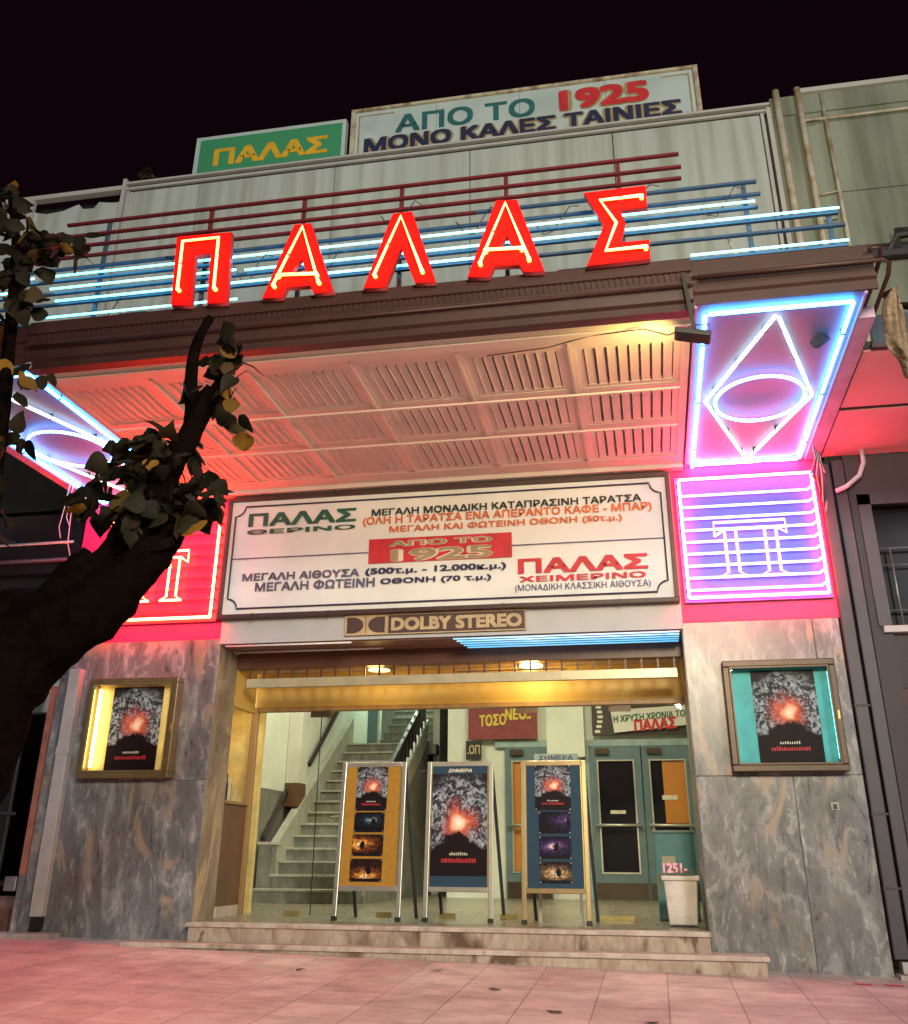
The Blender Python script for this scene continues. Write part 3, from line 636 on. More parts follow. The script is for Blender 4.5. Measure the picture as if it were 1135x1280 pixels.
MB().obox((sx0+.0, YS+.5, FL+.95), (sx0+.0, YS+1.75, FL+1.95), .06, .09).build('handrail', M['handrail'], sc_)
MB().obox((sx0+.22, YS+2.0, FL+2.25), (sx0+.22, YL-.5, ZL+1.0), .05, .08).build('handrail', M['handrail'], sc_)
# walls around the stair
B('stair_wall', M['green_white'], cin, (sx0-.25, sx0-.05, 3.9, YS+1.9, FL+1.75, 6.5), (sx0-.25, sx0+.12, YS+1.901, YL+2, FL, 6.5), (sx0-4, sx0-.25, 3.95, 4.05, FL, 6.5))
B('stair_dado', M['marble_stair'], cin, (sx0-.25, sx0-.055, 3.9, YS+1.9, FL, FL+1.749))
B('stair_column', M['cream'], cin, (sx0-.04, sx0+.22, YS+1.5, YS+1.88, FL+1.9, 6.5))
B('column_base', M['wood_brown'], cin, (sx0-.04, sx0+.22, YS+1.49, YS+1.89, FL+1.5, FL+1.898))
B('landing_wall', M['green_white'], cin, (sx0-2, ux0-.15, YL+1.6, YL+1.75, FL, 9), (sx0-2, sx1+.5, YL+5.6, YL+5.8, FL, 9), (ux1, ux1+.14, YL+.3, YL+5.6, FL, 9))
B('landing_wall_dado', M['door_blue'], cin, (ux0-.45, ux0-.2, YL+1.56, YL+1.598, ZL, ZL+2.3))
pc = thing('framed_picture', 'small dark framed picture on the wall above the stairs', 'picture', (sx0+.14, 8, 3.2))
B('frame', M['wood_frame'], pc, (sx0+.125, sx0+.16, YS+2.3, YS+3.7, FL+3.3, FL+4.0)); B('canvas', M['ink_tan'], pc, (sx0+.161, sx0+.165, YS+2.38, YS+3.62, FL+3.38, FL+3.92))
# lobby lights (fluorescent fittings on the high ceiling)
for i, (x, y, z, e, c) in enumerate(((.8, 4.4, 5.2, 210, (1, .88, .6)), (-2.6, 4.6, 5.8, 170, (1, .94, .7)), (ux0+.4, YL+1.6, 6.2, 120, (.8, 1, .78)))):
    ld = bpy.data.lights.new('lobby_light', 'AREA'); ld.shape = 'RECTANGLE'; ld.size = 1.6; ld.size_y = .5; ld.energy = e; ld.color = c
    lo = bpy.data.objects.new('lobby_light', ld); COL.objects.link(lo); lo.location = (x, y, z)
ld = bpy.data.lights.new('booth_light', 'POINT'); ld.energy = 13; ld.color = (1, .75, .3); ld.shadow_soft_size = .1
lo = bpy.data.objects.new('booth_light', ld); COL.objects.link(lo); lo.location = (-3.5, 1.2, 2.9)

# ------------------------------------------------------------------ upper wall
uw = MB(); jx = [-5.5, -4.22, -1.96, .18, 2.33, 4.45]
for i in range(5): uw.box(jx[i]+.006, jx[i+1]-.006, 0, .15, 5.6, 10.86)
uw.build('upper_wall_panels', M['white_wall'], cin, .004)
B('upper_wall_backing', M['brown_dark'], cin, (-5.5, 4.6, .151, .5, 5.53, 10.9))
B('parapet_rail', M['white_trim'], cin, (-5.55, 4.6, -.05, .2, 11.0, 11.04), (-5.5, 4.56, -.03, .2, 10.9, 10.945), bevel=.006)
B('parapet_gap', M['black'], cin, (-5.5, 4.56, .02, .19, 10.85, 10.999))
for q in ((4.452, 4.50, -.04, .15, 5.6, 10.86), (4.54, 4.60, -.05, .15, 5.6, 10.95), (-5.56, -5.50, -.06, .15, 5.6, 11.1), (-5.47, -5.43, -.03, 0, 5.6, 10.86)): B('corner_channel', M['white_trim'], cin, q)
rg = MB(); rg.tube([(4.70, -.07, 5.9), (4.70, -.07, 11.2), (4.70, .05, 11.25)], .05, 10); rg.build('wall_pipe', M['pole'], cin, smooth=True)
rg = MB(); rg.tube([(5.0, -.07, 5.9), (5.0, -.07, 11.2), (5.0, .03, 11.26)], .045, 10)
for z in (7.3, 8.9, 10.6): rg.obox((4.98, -.08, z), (5.22, -.08, z), .03, .03)
rg.build('wall_pipe', M['pole'], cin, smooth=True)
# left end: open frame and torn membrane
tb = MB(); tb.box(-13, -5.57, -.03, .1, 10.92, 11.0); tb.box(-7.25, -7.15, -.03, .05, 9, 10.92); tb.box(-9.3, -9.2, -.03, .05, 9, 10.92)
tb.build('membrane_frame', M['white_trim'], cin)
pl = [(-13, 7.6), (-5.57, 7.6), (-5.57, 10.75)]
x = -5.7; r_ = random.Random(3)
while x > -13: pl.append((x, 10.7+r_.uniform(-.07, .1)+.06*math.sin(x*3))); x -= r_.uniform(.06, .22)
MB().prism(pl, .05, .09).build('torn_membrane', M['white_wall'], cin)
B('membrane_backing', M['black'], cin, (-13, -5.57, .2, .3, 5.5, 10.9))

# ------------------------------------------------------------------ entrance steps
es = thing('entrance_steps', 'two worn pale marble steps in front of the cinema entrance', 'steps', (0, -.3, .1))
[B('tread', M['marble_step'], es, q, bevel=.006) for q in ((-3.03, -.35, -.2, 0, FL-.045, FL-.002), (-.347, 2.70, -.2, 0, FL-.045, FL-.002), (-3.66, .4, -.45, -.002, .105, .15), (.404, 3.23, -.45, -.002, .105, .15))]
[B('riser', M['marble_riser'], es, q) for q in ((-3.0, -.02, -.17, 0, .0, FL-.046), (-.017, 2.69, -.17, 0, .0, FL-.046), (-3.6, -.9, -.42, -.003, -.2, .104), (-.896, 3.2, -.42, -.003, -.2, .104))]


# ------------------------------------------------------------------ canopy
cz = 5.5; FY = -4.0
cp = thing('entrance_canopy', 'deep brown edged canopy with white louvred soffit over the cinema entrance', 'canopy', (-.35, -2, cz))
B('roof_slab', M['brown_dark'], cp, (-5.12, 4.44, FY+.06, -.01, 5.66, 5.8))
# main fascia profile with a ribbed strip
mf = MB(); mf.xprism([(FY, 5.96), (FY, 5.83), (FY+.03, 5.82), (FY+.03, 5.73), (FY-.015, 5.72), (FY-.015, 5.68), (FY+.02, 5.66), (FY+.03, 5.55), (FY+.07, 5.53), (FY+.07, 5.46), (FY+.2, 5.46), (FY+.2, 5.96)], -3.66, 2.9)
mf.build('fascia', M['brown'], cp)
rb = MB()
for i in range(118): x = -3.55+i*.0545; rb.box(x, x+.026, FY+.005, FY+.031, 5.735, 5.815)
rb.build('fascia_ribs', M['brown'], cp)
T('fascia_rail', M['brown'], cp, [(-3.6, FY-.03, 5.66), (2.88, FY-.03, 5.66)], .014)
for x0, x1 in ((2.905, 4.44), (-5.12, -3.665)):
    f = MB(); f.xprism([(FY+.03, 5.94), (FY+.03, 5.80), (FY-.01, 5.79), (FY-.01, 5.76), (FY+.04, 5.74), (FY+.04, 5.64), (FY, 5.63), (FY, 5.6), (FY+.03, 5.58), (FY+.03, 5.49), (FY+.055, 5.49), (FY+.055, 5.94)], x0, x1); f.build('fascia', M['brown'], cp)
B('fascia_end', M['brown'], cp, (4.38, 4.44, FY+.2, -.02, 5.58, 5.9)); B('fascia_end', M['brown'], cp, (-5.12, -5.06, FY+.2, -.02, 5.58, 5.9))
B('side_cheek', M['panel_side'], cp, (4.36, 4.50, FY+.5, -.03, 5.47, 5.58)); B('side_cheek', M['panel_side'], cp, (-5.18, -5.06, FY+.5, -.03, 5.47, 5.58))
T('corner_pipe', M['brown'], cp, [(2.95, FY-.05, 5.72), (4.50, FY-.05, 5.72), (4.55, FY-.02, 5.70), (4.56, FY+.1, 5.66), (4.54, FY+.9, 5.6), (4.53, FY+1.3, 5.55)], .02)
T('corner_pipe', M['brown'], cp, [(4.40, FY-.03, 5.86), (4.50, FY-.03, 5.86), (4.52, FY+.1, 5.83), (4.5, FY+.5, 5.75)], .02)
# louvred soffit: border, beams and slats
sx = [-3.55, -2.56, -1.50, -.43, .65, 1.74, 2.80]; sy = [-3.36, -2.36, -1.40, -.42]
B('soffit_border', M['soffit'], cp, (-3.62, 2.88, FY+.2, sy[0], cz-.01, 5.62), (-3.62, 2.88, sy[3], -.02, cz-.01, 5.62), (-3.62, sx[0], sy[0], sy[3], cz-.01, 5.62), (sx[6], 2.88, sy[0], sy[3], cz-.01, 5.62))
B('soffit_step', M['soffit'], cp, (-3.62, 2.88, -.16, -.03, cz-.07, cz-.011)); B('soffit_step', M['soffit'], cp, (-3.62, 2.88, -3.66, -3.52, cz-.035, cz-.011))
bm_ = MB()
for x in sx[1:-1]: bm_.box(x-.06, x+.06, sy[0], sy[3], cz, 5.61)
for y in sy[1:-1]:
    for i in range(6): bm_.box(sx[i]+(.061 if i else 0), sx[i+1]-(.061 if i < 5 else 0), y-.075, y+.075, cz, 5.61)
bm_.build('soffit_beam', M['soffit'], cp, .006)
cn = MB()
for x in sx[1:-1]: cn.box(x-.014, x+.014, sy[0]-.1, sy[3]+.05, cz-.028, cz-.003)
for y in sy[1:-1]: cn.box(sx[0], sx[6], y-.014, y+.014, cz-.05, cz-.03)
cn.build('conduit', M['soffit'], cp)
for i in range(6):
    for j in range(3):
        x0, x1 = sx[i]+(.06 if i else 0), sx[i+1]-(.06 if i < 5 else 0); y0, y1 = sy[j]+(.075 if j else 0), sy[j+1]-(.075 if j < 2 else 0)
        s = MB(); n = 8
        s.box(x0, x0+.07, y0, y1, cz+.006, 5.60); s.box(x1-.07, x1, y0, y1, cz+.006, 5.60); s.box(x0+.07, x1-.07, y0, y0+.07, cz+.006, 5.6); s.box(x0+.07, x1-.07, y1-.07, y1, cz+.006, 5.6)
        for k in range(n):
            pw_ = (x1-x0-.14)/n; xx = x0+.07+pw_*(k+.5); s.box(xx-pw_*.4, xx+pw_*.38, y0+.07, y1-.07, cz+.012, cz+.05); s.box(xx-pw_*.4, xx-pw_*.3, y0+.07, y1-.07, cz-.008, cz+.0119)
        s.build('louvre_panel', M['soffit'], cp)
B('soffit_board', M['soffit_board'], cp, (-3.6, 2.86, sy[0]-.05, sy[3]+.05, 5.585, 5.655))

# ------------------------------------------------------------------ diamond neon signs under the canopy ends
def diamond(x0, x1, side, label):
    y0, y1 = FY+.058, -.03; zc = cz-.03
    d = thing('diamond_neon_sign', label, 'neon sign', ((x0+x1)/2, -2, cz), 'diamond neon signs under the canopy')
    B('panel', M['panel'], d, (x0, x1, y0, y1, cz, cz+.08)); 
    B('edge_trim', M['panel_side'], d, (x0-.02, x0, y0, y1, cz-.03, cz+.08)); B('edge_trim', M['panel_side'], d, (x1, x1+.02, y0, y1, cz-.03, cz+.08))
    a, b_ = x0+.075, x1-.075; ya, yb = y0+.13, y1-.07
    bl = M['neon_border']; r = .02
    T('border_tube', bl, d, [(a+.03, ya, zc), (b_, ya, zc)], r); T('border_tube', bl, d, [(a, yb, zc), (b_-.02, yb, zc)], r)
    T('border_tube', bl, d, [(a, ya+.02, zc), (a, yb+.06, zc)], r); T('border_tube', bl, d, [(b_, ya+.02, zc), (b_, yb-.03, zc)], r)
    cx = (a+b_)/2; l, rr = a+.08, b_-.1; ym = (ya+yb)/2
    top, bot = ya+.12, yb-.12; r = .0175
    T('diamond_tube', M['neon_white'], d, [(cx-.015, top, zc-.01), (l, ym-.02, zc-.01)], r); T('diamond_tube', M['neon_white'], d, [(cx+.02, top+.04, zc-.01), (rr, ym, zc-.01)], r)
    T('diamond_tube', M['neon_white'], d, [(l, ym+.0, zc-.01), (cx, bot, zc-.01)], r); T('diamond_tube', M['neon_white'], d, [(rr, ym+.02, zc-.01), (cx+.02, bot-.03, zc-.01)], r)
    T('ellipse_tube', M['neon_ring'], d, [(cx+(rr-l)*.42*math.cos(t), ym+.55*math.sin(t), zc-.025) for t in [2*math.pi*i/40 for i in range(40)]], r, closed=True)
    for t in (.15, .5, .85):
        for (p, q) in (((a, ya), (a, yb)), ((b_, ya), (b_, yb)), ((cx, top), (l, ym)), ((cx, top), (rr, ym)), ((l, ym), (cx, bot)), ((rr, ym), (cx, bot))):
            x, y = p[0]+(q[0]-p[0])*t, p[1]+(q[1]-p[1])*t; B('tube_clip', M['dark_metal'], d, (x-.022, x+.022, y-.008, y+.008, zc-.028, cz))
    return d
dr_ = diamond(2.92, 4.335, 1, 'blue bordered neon diamond sign under the right end of the canopy')
diamond(-5.04, -3.625, -1, 'blue bordered neon diamond sign under the left end, behind the tree')
dc = MB(); dc.obox((4.02, -3.1, cz-.06), (4.12, -3.2, cz-.02), .07, .1); dc.build('transformer', M['dark_metal'], dr_)

# ------------------------------------------------------------------ pi neon signs
def pi_sign(cx, lit, label):
    x0, x1 = cx-.78, cx+.78; y = -.13
    s = thing('pi_neon_sign', label, 'neon sign', (cx, -.05, 3.78), 'square neon signs above the piers')
    B('panel', M['pi_panel' if lit else 'pi_panel_red'], s, (x0-.05, x1+.05, -.06, -.003, 3.76, 5.32))
    fr = M['neon_red'] if lit else M['neon_orange']
    r = .018
    T('frame_tube', fr, s, [(x0, y, 5.27), (x1, y, 5.27)], r); T('frame_tube', fr, s, [(x1, y, 5.25), (x1, y, 3.8)], r)
    T('frame_tube', fr, s, [(x0, y, 3.8), (x1, y, 3.8)], r)
    T('frame_tube', fr, s, [(x0, y, 5.25), (x0, y, 3.8)], r)
    for i in range(9):
        z = 5.055-i*.146
        T('stripe_tube', M['neon_stripe'] if lit else M['tube_off'], s, [(x0+.03, y+.0, z), (x1-.07, y+.0, z), (x1-.025, y+.01, z+.035)], .0155 if lit else .014)
    pm = M['neon_pink'] if lit else M['neon_orange']; q = -.16
    def U(a, z): return (cx+a, q, z)
    T('letter_tube', pm, s, [U(-.42, 4.52), U(-.42, 4.69), U(.40, 4.69), U(.40, 4.53), U(.30, 4.60), U(-.30, 4.60), U(-.42, 4.52)], .015)
    for a in (-.24, .22):
        T('letter_tube', pm, s, [U(a-.065, 4.60), U(a-.065, 4.08), U(a-.15, 4.03), U(a+.15, 4.03), U(a+.065, 4.08), U(a+.065, 4.60)], .015)
    lp_ = MB()
    for i in range(10):
        z = 5.2-i*.146; lp_.box(x0-.03, x0-.0, y-.01, -.06, z-.006, z+.006); lp_.box(x1, x1+.03, y-.01, -.06, z-.006, z+.006)
    lp_.build('tube_support', M['dark_metal'], s)
    return s
pr_ = pi_sign(3.585, True, 'glowing white and pink striped neon sign with a Greek Π above the right pier')
pi_sign(-3.95, False, 'red neon framed sign with a Greek Π above the left pier, behind the tree')

# ------------------------------------------------------------------ big neon letters
def letter(ch, loops, tubes, label):
    c = np.mean([P(*p, FY) for p in loops[0]], axis=0)
    t = thing('neon_letter', label, 'letter', (c[0], FY, 5.96), 'neon letters on the canopy edge')
    W3 = [[(P(*p, FY-.10)[0], P(*p, FY-.10)[2]) for p in lp_] for lp_ in loops]
    poly2d('face', W3, FY-.10, FY-.09, M['letter_red'], t)
    poly2d('body', [[(x, z) for x, z in l] for l in W3], FY-.088, FY-.03, M['letter_side'], t)
    for tb_ in tubes:
        p3 = [P(*p, FY-.15) for p in tb_]; T('neon_tube', M['neon_yellow'], t, p3, .0155)
        for e in (p3[0], p3[-1]): T('electrode', M['neon_yellow'], t, [e, e+np.array([0, .05, 0])], .02)
        m_ = (np.array(p3[0])+np.array(p3[1]))/2; B('tube_clip', M['letter_side'], t, (m_[0]-.022, m_[0]+.022, FY-.165, FY-.1, m_[2]-.006, m_[2]+.006))
def z1(a, b): return (60+a*.37, 180+b*.37)
def z2(a, b): return (440+a*.37, 180+b*.37)
letter('Π', [[z1(415, 545), z1(435, 313), z1(620, 297), z1(603, 535), z1(536, 540), z1(550, 370), z1(497, 375), z1(482, 545)]],
       [[z1(437, 488), z1(455, 328), z1(576, 315), z1(560, 484)]], 'red neon letter Π, leftmost of the row above the canopy')
letter('Α', [[z1(723, 522), z1(832, 272), z1(888, 267), z1(963, 497), z1(897, 505), z1(886, 478), z1(806, 484), z1(790, 517)], [z1(820, 435), z1(855, 385), z1(872, 430)]],
       [[z1(760, 475), z1(860, 278), z1(912, 463)], [z1(775, 442), z1(905, 437)]], 'red neon letter Α between the letters Π and Λ')
letter('Λ', [[z2(38, 488), z2(138, 235), z2(203, 228), z2(283, 465), z2(213, 469), z2(165, 350), z2(112, 483)]],
       [[z2(75, 440), z2(165, 243), z2(235, 425)]], 'red neon letter Λ, third of the five in the row')
letter('Α', [[z2(390, 450), z2(487, 190), z2(557, 188), z2(650, 428), z2(580, 433), z2(565, 408), z2(480, 412), z2(463, 447)], [z2(495, 355), z2(522, 305), z2(543, 350)]],
       [[z2(432, 400), z2(518, 198), z2(597, 385)], [z2(450, 357), z2(572, 350)]], 'red neon letter Α between the letters Λ and Σ')
letter('Σ', [[z2(783, 165), z2(992, 140), z2(997, 212), z2(905, 222), z2(924, 268), z2(908, 332), z2(1005, 323), z2(1008, 387), z2(793, 412), z2(850, 275)]],
       [[z2(978, 173), z2(838, 190), z2(893, 265), z2(857, 360), z2(993, 345)]], 'red neon letter Σ, rightmost of the row above the canopy')

# ------------------------------------------------------------------ rack of horizontal bars with cyan tubes
rk = thing('neon_bar_rack', 'rack of horizontal maroon and blue bars with cyan tubes behind the red letters', 'neon rack', (-.3, -3.75, 5.9))
RY = -3.72
def lvl(z): return z-.12*(z-1.01)/8.0
for z, x0, x1, m in ((7.47, -3.69, 2.93, 'bar_red'), (7.31, -3.69, 2.94, 'bar_red'), (7.17, -3.69, 2.93, 'bar_red'), (7.03, -3.8, .9, 'bar_red'), (7.03, .902, 3.62, 'bar_blue'), (6.88, -4.1, 3.64, 'bar_blue'), (6.73, -4.4, 3.6, 'bar_blue'), (6.57, -4.5, 4.3, 'bar_blue'), (6.43, -4.6, 4.34, 'bar_blue'), (6.20, -4.6, 4.33, 'bar_blue')):
    zz = lvl(z); B('bar', M[m], rk, (x0, x1, RY, RY+.04, zz-.013, zz+.013))
for x, zt in ((-3.2, 7.47), (-2.0, 7.47), (-.95, 7.47), (.11, 7.47), (1.2, 7.47), (2.33, 7.47), (3.5, 7.03), (4.22, 6.6), (-4.2, 6.9)):
    B('post', M['bar_red' if zt > 7.1 and x > -3 else 'bar_blue'], rk, (x-.02, x+.02, RY+.042, RY+.08, 5.8, lvl(zt)+.02))
for z, x0, x1 in ((6.76, -3.8, 3.57), (6.60, -3.7, -1.6), (6.585, -1.5, 4.30), (6.44, -3.61, 1.2), (6.24, -3.68, -1.55), (6.22, 2.93, 4.33), (6.76, -4.5, -3.92), (6.6, -4.5, -4.2), (6.28, -4.35, -3.95)):
    T('neon_tube', M['neon_cyan'], rk, [(x0, RY-.04, lvl(z)), (x1, RY-.04, lvl(z))], .011)
br_ = MB()
for x in (-3.0, 3.3):
    br_.obox((x, RY+.1, 6.4), (x+.3, RY+.6, 5.8), .02, .02)
br_.build('brace', M['pole'], rk)
wr_ = random.Random(31)
for k in range(9):
    x = -3.2+k*.78; za = lvl(wr_.uniform(6.3, 7.1)); pts = [(x+q*.09, RY-.02+.05*math.sin(q), za-.12*math.sin(q*1.1)+wr_.uniform(-.03, .03)) for q in range(6)]
    T('loose_cable', M['cable_dark'], rk, pts, .006, 5)
for x, lab in ((-2.75, 'small black floodlight on the canopy roof left of the letter Π'), (1.85, 'small black floodlight on the canopy roof between letters Α and Σ')):
    fl = thing('floodlight', lab, 'floodlight', (x, -3.5, 5.8), 'floodlights')
    MB().obox((x-.16, -3.62, 6.05), (x+.16, -3.62, 6.05), .28, .1).build('housing', M['black'], fl, .01)
    MB().obox((x, -3.58, 5.8), (x, -3.58, 5.92), .05, .04).build('bracket', M['dark_metal'], fl)
# floodlight hanging in front of the canopy
c = P(866, 422, -4.05); fl = thing('floodlight', 'black floodlight hanging from the canopy edge beside the right diamond sign', 'floodlight', tuple(c), 'floodlights')
MB().obox((c[0]+.02, c[1], c[2]+.08), (c[0]-.03, FY-.04, 5.78), .035, .035).build('bracket', M['black'], fl)
hb = MB(); hb.obox((c[0]-.15, c[1]-.02, c[2]+.045), (c[0]+.15, c[1]-.02, c[2]-.025), .05, .17); hb.build('housing', M['black'], fl, .008)
MB().obox((c[0]-.13, c[1]-.02, c[2]+.012), (c[0]+.13, c[1]-.02, c[2]-.052), .008, .14).build('lens', M['window_dark'], fl)
ld = bpy.data.lights.new('floodlight_beam', 'SPOT'); ld.energy = 95; ld.color = (1, .74, .2); ld.spot_size = math.radians(110); ld.spot_blend = .9; ld.shadow_soft_size = .06
lo = bpy.data.objects.new('floodlight_beam', ld); COL.objects.link(lo); lo.location = (c[0]-.12, c[1]+.14, c[2]+.02); lo.rotation_euler = (Vector((1.7, -2.5, 5.5))-Vector(lo.location)).to_track_quat('-Z', 'Y').to_euler()
T('cable', M['cable_dark'], fl, [(c[0]+.14, c[1], c[2]), (c[0]+.15, c[1], c[2]+.12), (c[0]+.02, c[1], c[2]+.12), (c[0]-.2, c[1]+.1, c[2]+.1), (c[0]-.4, -3.7, 5.44), (c[0]-.9, -3.6, 5.47), (c[0]-1.3, -3.5, 5.44), (c[0]-1.9, -3.4, 5.46)], .006, 5)

# ------------------------------------------------------------------ added fill lamp, out of view, brightens pavement, banner and soffit
LX, LY, LZ = 3.4, -10.6, 5.15
sl_ = thing('added_fill_lamp', 'added fill lamp on a tall grey pole, out of view opposite the cinema', 'added lamp', (LX+.6, LY-3.2, -.3))
MB().tube([(LX+.6, LY-3.2, -.4), (LX+.6, LY-3.2, 4.6), (LX+.5, LY-2.9, 5.15), (LX, LY-.3, 5.3)], [.09, .06, .05, .04], 12).build('pole', M['steel'], sl_, smooth=True)
MB().obox((LX, LY-.35, 5.29), (LX, LY+.3, 5.29), .1, .26).build('head', M['steel'], sl_, .02)
B('lens', M['lamp_glow'], sl_, (LX-.1, LX+.1, LY-.25, LY+.25, 5.21, 5.236))
ld = bpy.data.lights.new('added_fill_light', 'POINT'); ld.energy = 3000; ld.color = (1, .84, .56); ld.shadow_soft_size = .7
lo = bpy.data.objects.new('added_fill_light', ld); COL.objects.link(lo); lo.location = (LX, LY, LZ-.2)

# ------------------------------------------------------------------ banner over the entrance
by = -.09
bn = thing('cinema_banner', 'wide white canvas banner in a dark frame with green, orange, red and black Greek lettering', 'banner', (-.2, by, 3.78))
X0, X1, Z0, Z1 = -3.09, 2.70, 3.77, 5.40
B('frame', M['frame_dark'], bn, (X0, X1, by-.03, -.003, Z0, Z0+.055), (X0, X1, by-.03, -.003, Z1-.055, Z1), (X0, X0+.055, by-.03, -.003, Z0+.055, Z1-.055), (X1-.055, X1, by-.03, -.003, Z0+.055, Z1-.055), bevel=.006)
# gently wrinkled canvas
nx, nz_ = 60, 20; vs = []
rw = random.Random(5)
for j in range(nz_+1):
    for i in range(nx+1):
        x = X0+.05+(X1-X0-.1)*i/nx; z = Z0+.05+(Z1-Z0-.1)*j/nz_
        ed = min(1, min(i, nx-i)/4, min(j, nz_-j)/3)
        d = .006*ed*(math.sin(x*2.1+z*4)+.6*math.sin(x*5-z*3)) + .004*ed*math.sin(9*(x*.6+z))*math.exp(-((x+2)**2)/2)
        vs.append((x, by+.016+d*.5, z))
me = bpy.data.meshes.new('canvas'); me.from_pydata(vs, [], [(j*(nx+1)+i, j*(nx+1)+i+1, (j+1)*(nx+1)+i+1, (j+1)*(nx+1)+i) for j in range(nz_) for i in range(nx)])
for p in me.polygons: p.use_smooth = True
o = bpy.data.objects.new('canvas', me); COL.objects.link(o); me.materials.append(M['canvas']); setp(o, bn)
ty = by-.002+.012
def bt_(s, bl, tr, m, **k): ptext('lettering', s, bl, tr, ty-.012, M[m], bn, ext=.003, **k)
bt_('ΠΑΛΑΣ', (310.1, 659), (446, 634.7), 'ink_green', bold=.034)
bt_('ΘΕΡΙΝΟ', (308.6, 668.7), (444.3, 655.2), 'ink_green', bold=.03)
bt_('ΜΕΓΑΛΗ ΜΟΝΑΔΙΚΗ ΚΑΤΑΠΡΑΣΙΝΗ ΤΑΡΑΤΣΑ', (464.5, 645.4), (801, 617.2), 'ink_black', bold=.03)
bt_('(ΟΛΗ Η ΤΑΡΑΤΣΑ ΕΝΑ ΑΠΕΡΑΝΤΟ ΚΑΦΕ - ΜΠΑΡ)', (453.2, 659.2), (814.3, 626.3), 'ink_orange', bold=.03)
bt_('ΜΕΓΑΛΗ ΚΑΙ ΦΩΤΕΙΝΗ ΟΘΟΝΗ (50τ.μ.)', (486.4, 667.6), (777.3, 641.9), 'ink_orange', bold=.03)
a = P(460.6, 705, ty); b_ = P(639.8, 665.5, ty)
B('red_box', M['ink_red'], bn, (a[0], b_[0], ty-.013, ty-.011, a[2], b_[2]))
for m, bo, e in (('ink_pale', .055, .001), ('ink_gold', .02, .009)):
    d = .6 if m == 'ink_pale' else 0
    ptext('lettering', 'ΑΠΟ ΤΟ', (485.7-d, 683.3+d), (615+d, 670.1-d), ty-.014, M[m], bn, bold=bo, ext=e)
    ptext('lettering', '1925', (488.2-d, 702.2+d), (616+d, 680.8-d), ty-.014, M[m], bn, bold=bo, ext=e)
bt_('ΜΕΓΑΛΗ ΑΙΘΟΥΣΑ', (302.5, 726.9), (449.5, 710.5), 'ink_faded', bold=.035)
bt_('(500τ.μ. - 12.000κ.μ.)', (456.5, 720.5), (632.7, 702.4), 'ink_navy', bold=.035)
bt_('ΜΕΓΑΛΗ ΦΩΤΕΙΝΗ', (318.3, 740), (469, 721.5), 'ink_faded', bold=.035)
bt_('ΟΘΟΝΗ (70 τ.μ.)', (475.5, 732), (614.2, 717), 'ink_navy', bold=.035)
bt_('ΠΑΛΑΣ', (647.7, 717.4), (809.2, 691.2), 'ink_red', bold=.034)
bt_('ΧΕΙΜΕΡΙΝΟ', (649.3, 728), (807.1, 713.7), 'ink_red', bold=.028)
bt_('(ΜΟΝΑΔΙΚΗ ΚΛΑΣΣΙΚΗ ΑΙΘΟΥΣΑ)', (644, 741.4), (813.2, 724), 'ink_blue', bold=.012)
# blue rule with scooped corners
rx0, rx1, rz0, rz1, rr = X0+.12, X1-.12, Z0+.13, Z1-.13, .13
loop = []
for cx, czz, a0 in ((rx0, rz0, 0), (rx1, rz0, 90), (rx1, rz1, 180), (rx0, rz1, 270)):
    for k in range(7):
        t = math.radians(a0+90-k*15); loop.append((cx+rr*math.cos(t), ty-.013, czz+rr*math.sin(t)))
MB().tube(loop, .011, 6, closed=True).build('border_rule', M['ink_navy'], bn)
a = P(292, 698.5, ty); z = a[2]-.01
B('divider_rule', M['ink_blue'], bn, (rx0, P(460.6, 690, ty)[0], ty-.014, ty-.011, z-.006, z+.006), (P(640, 680, ty)[0], rx1, ty-.014, ty-.011, z-.006, z+.006))
hk = MB()
for x in (-1.6, .6, 2.0, -2.6): hk.obox((x, by-.035, Z0-.03), (x, by-.035, Z0+.06), .012, .012); hk.obox((x, by-.035, Z1-.05), (x, by-.035, Z1+.05), .012, .012)
hk.build('tie_hook', M['frame_dark'], bn)

# sound system sign
dz0, dz1 = P(431, 795, -.03)[2], P(431, 769.9, -.03)[2]; dx0, dx1 = P(431, 782, -.03)[0], P(657.4, 774, -.03)[0]
ds = thing('sound_system_sign', 'brown and gold DOLBY STEREO sign with double D symbol under the banner', 'sign', ((dx0+dx1)/2, -.03, dz0))
B('panel', M['dolby'], ds, (dx0, dx1, -.03, -.002, dz0, dz1))
fw = .014; xs_ = P(484, 780, -.03)[0]; xm = (dx0+xs_)/2
B('gold_border', M['ink_tan'], ds, (dx0, dx1, -.037, -.0305, dz1-fw, dz1), (dx0, dx1, -.037, -.0305, dz0, dz0+fw), (dx0, dx0+fw, -.037, -.0305, dz0+fw, dz1-fw), (dx1-fw, dx1, -.037, -.0305, dz0+fw, dz1-fw), (xs_-fw, xs_+fw, -.037, -.0305, dz0+fw, dz1-fw))
h = (dz1-dz0)/2-fw-.012; zc = (dz0+dz1)/2
for s, cx in ((1, dx0+fw+.014), (-1, xs_-fw-.014)):
    sq = [(cx-s*.013, zc-h-.012), (xm-s*.004, zc-h-.012), (xm-s*.004, zc+h+.012), (cx-s*.013, zc+h+.012)]
    hw = abs(xm-cx)-.03
    dd = [(cx, zc-h)]+[(cx+s*(hw*.35+hw*.65*math.cos(t)), zc+h*math.sin(t)) for t in [math.radians(-90+k*15) for k in range(13)]]+[(cx, zc+h)]
    poly2d('emblem', [sq, dd], -.037, -.031, M['ink_tan'], ds)
ptext('lettering', 'DOLBY STEREO', (488.8, 788.6), (652.3, 766.0), -.031, M['ink_tan'], ds, bold=.045, ext=.006)

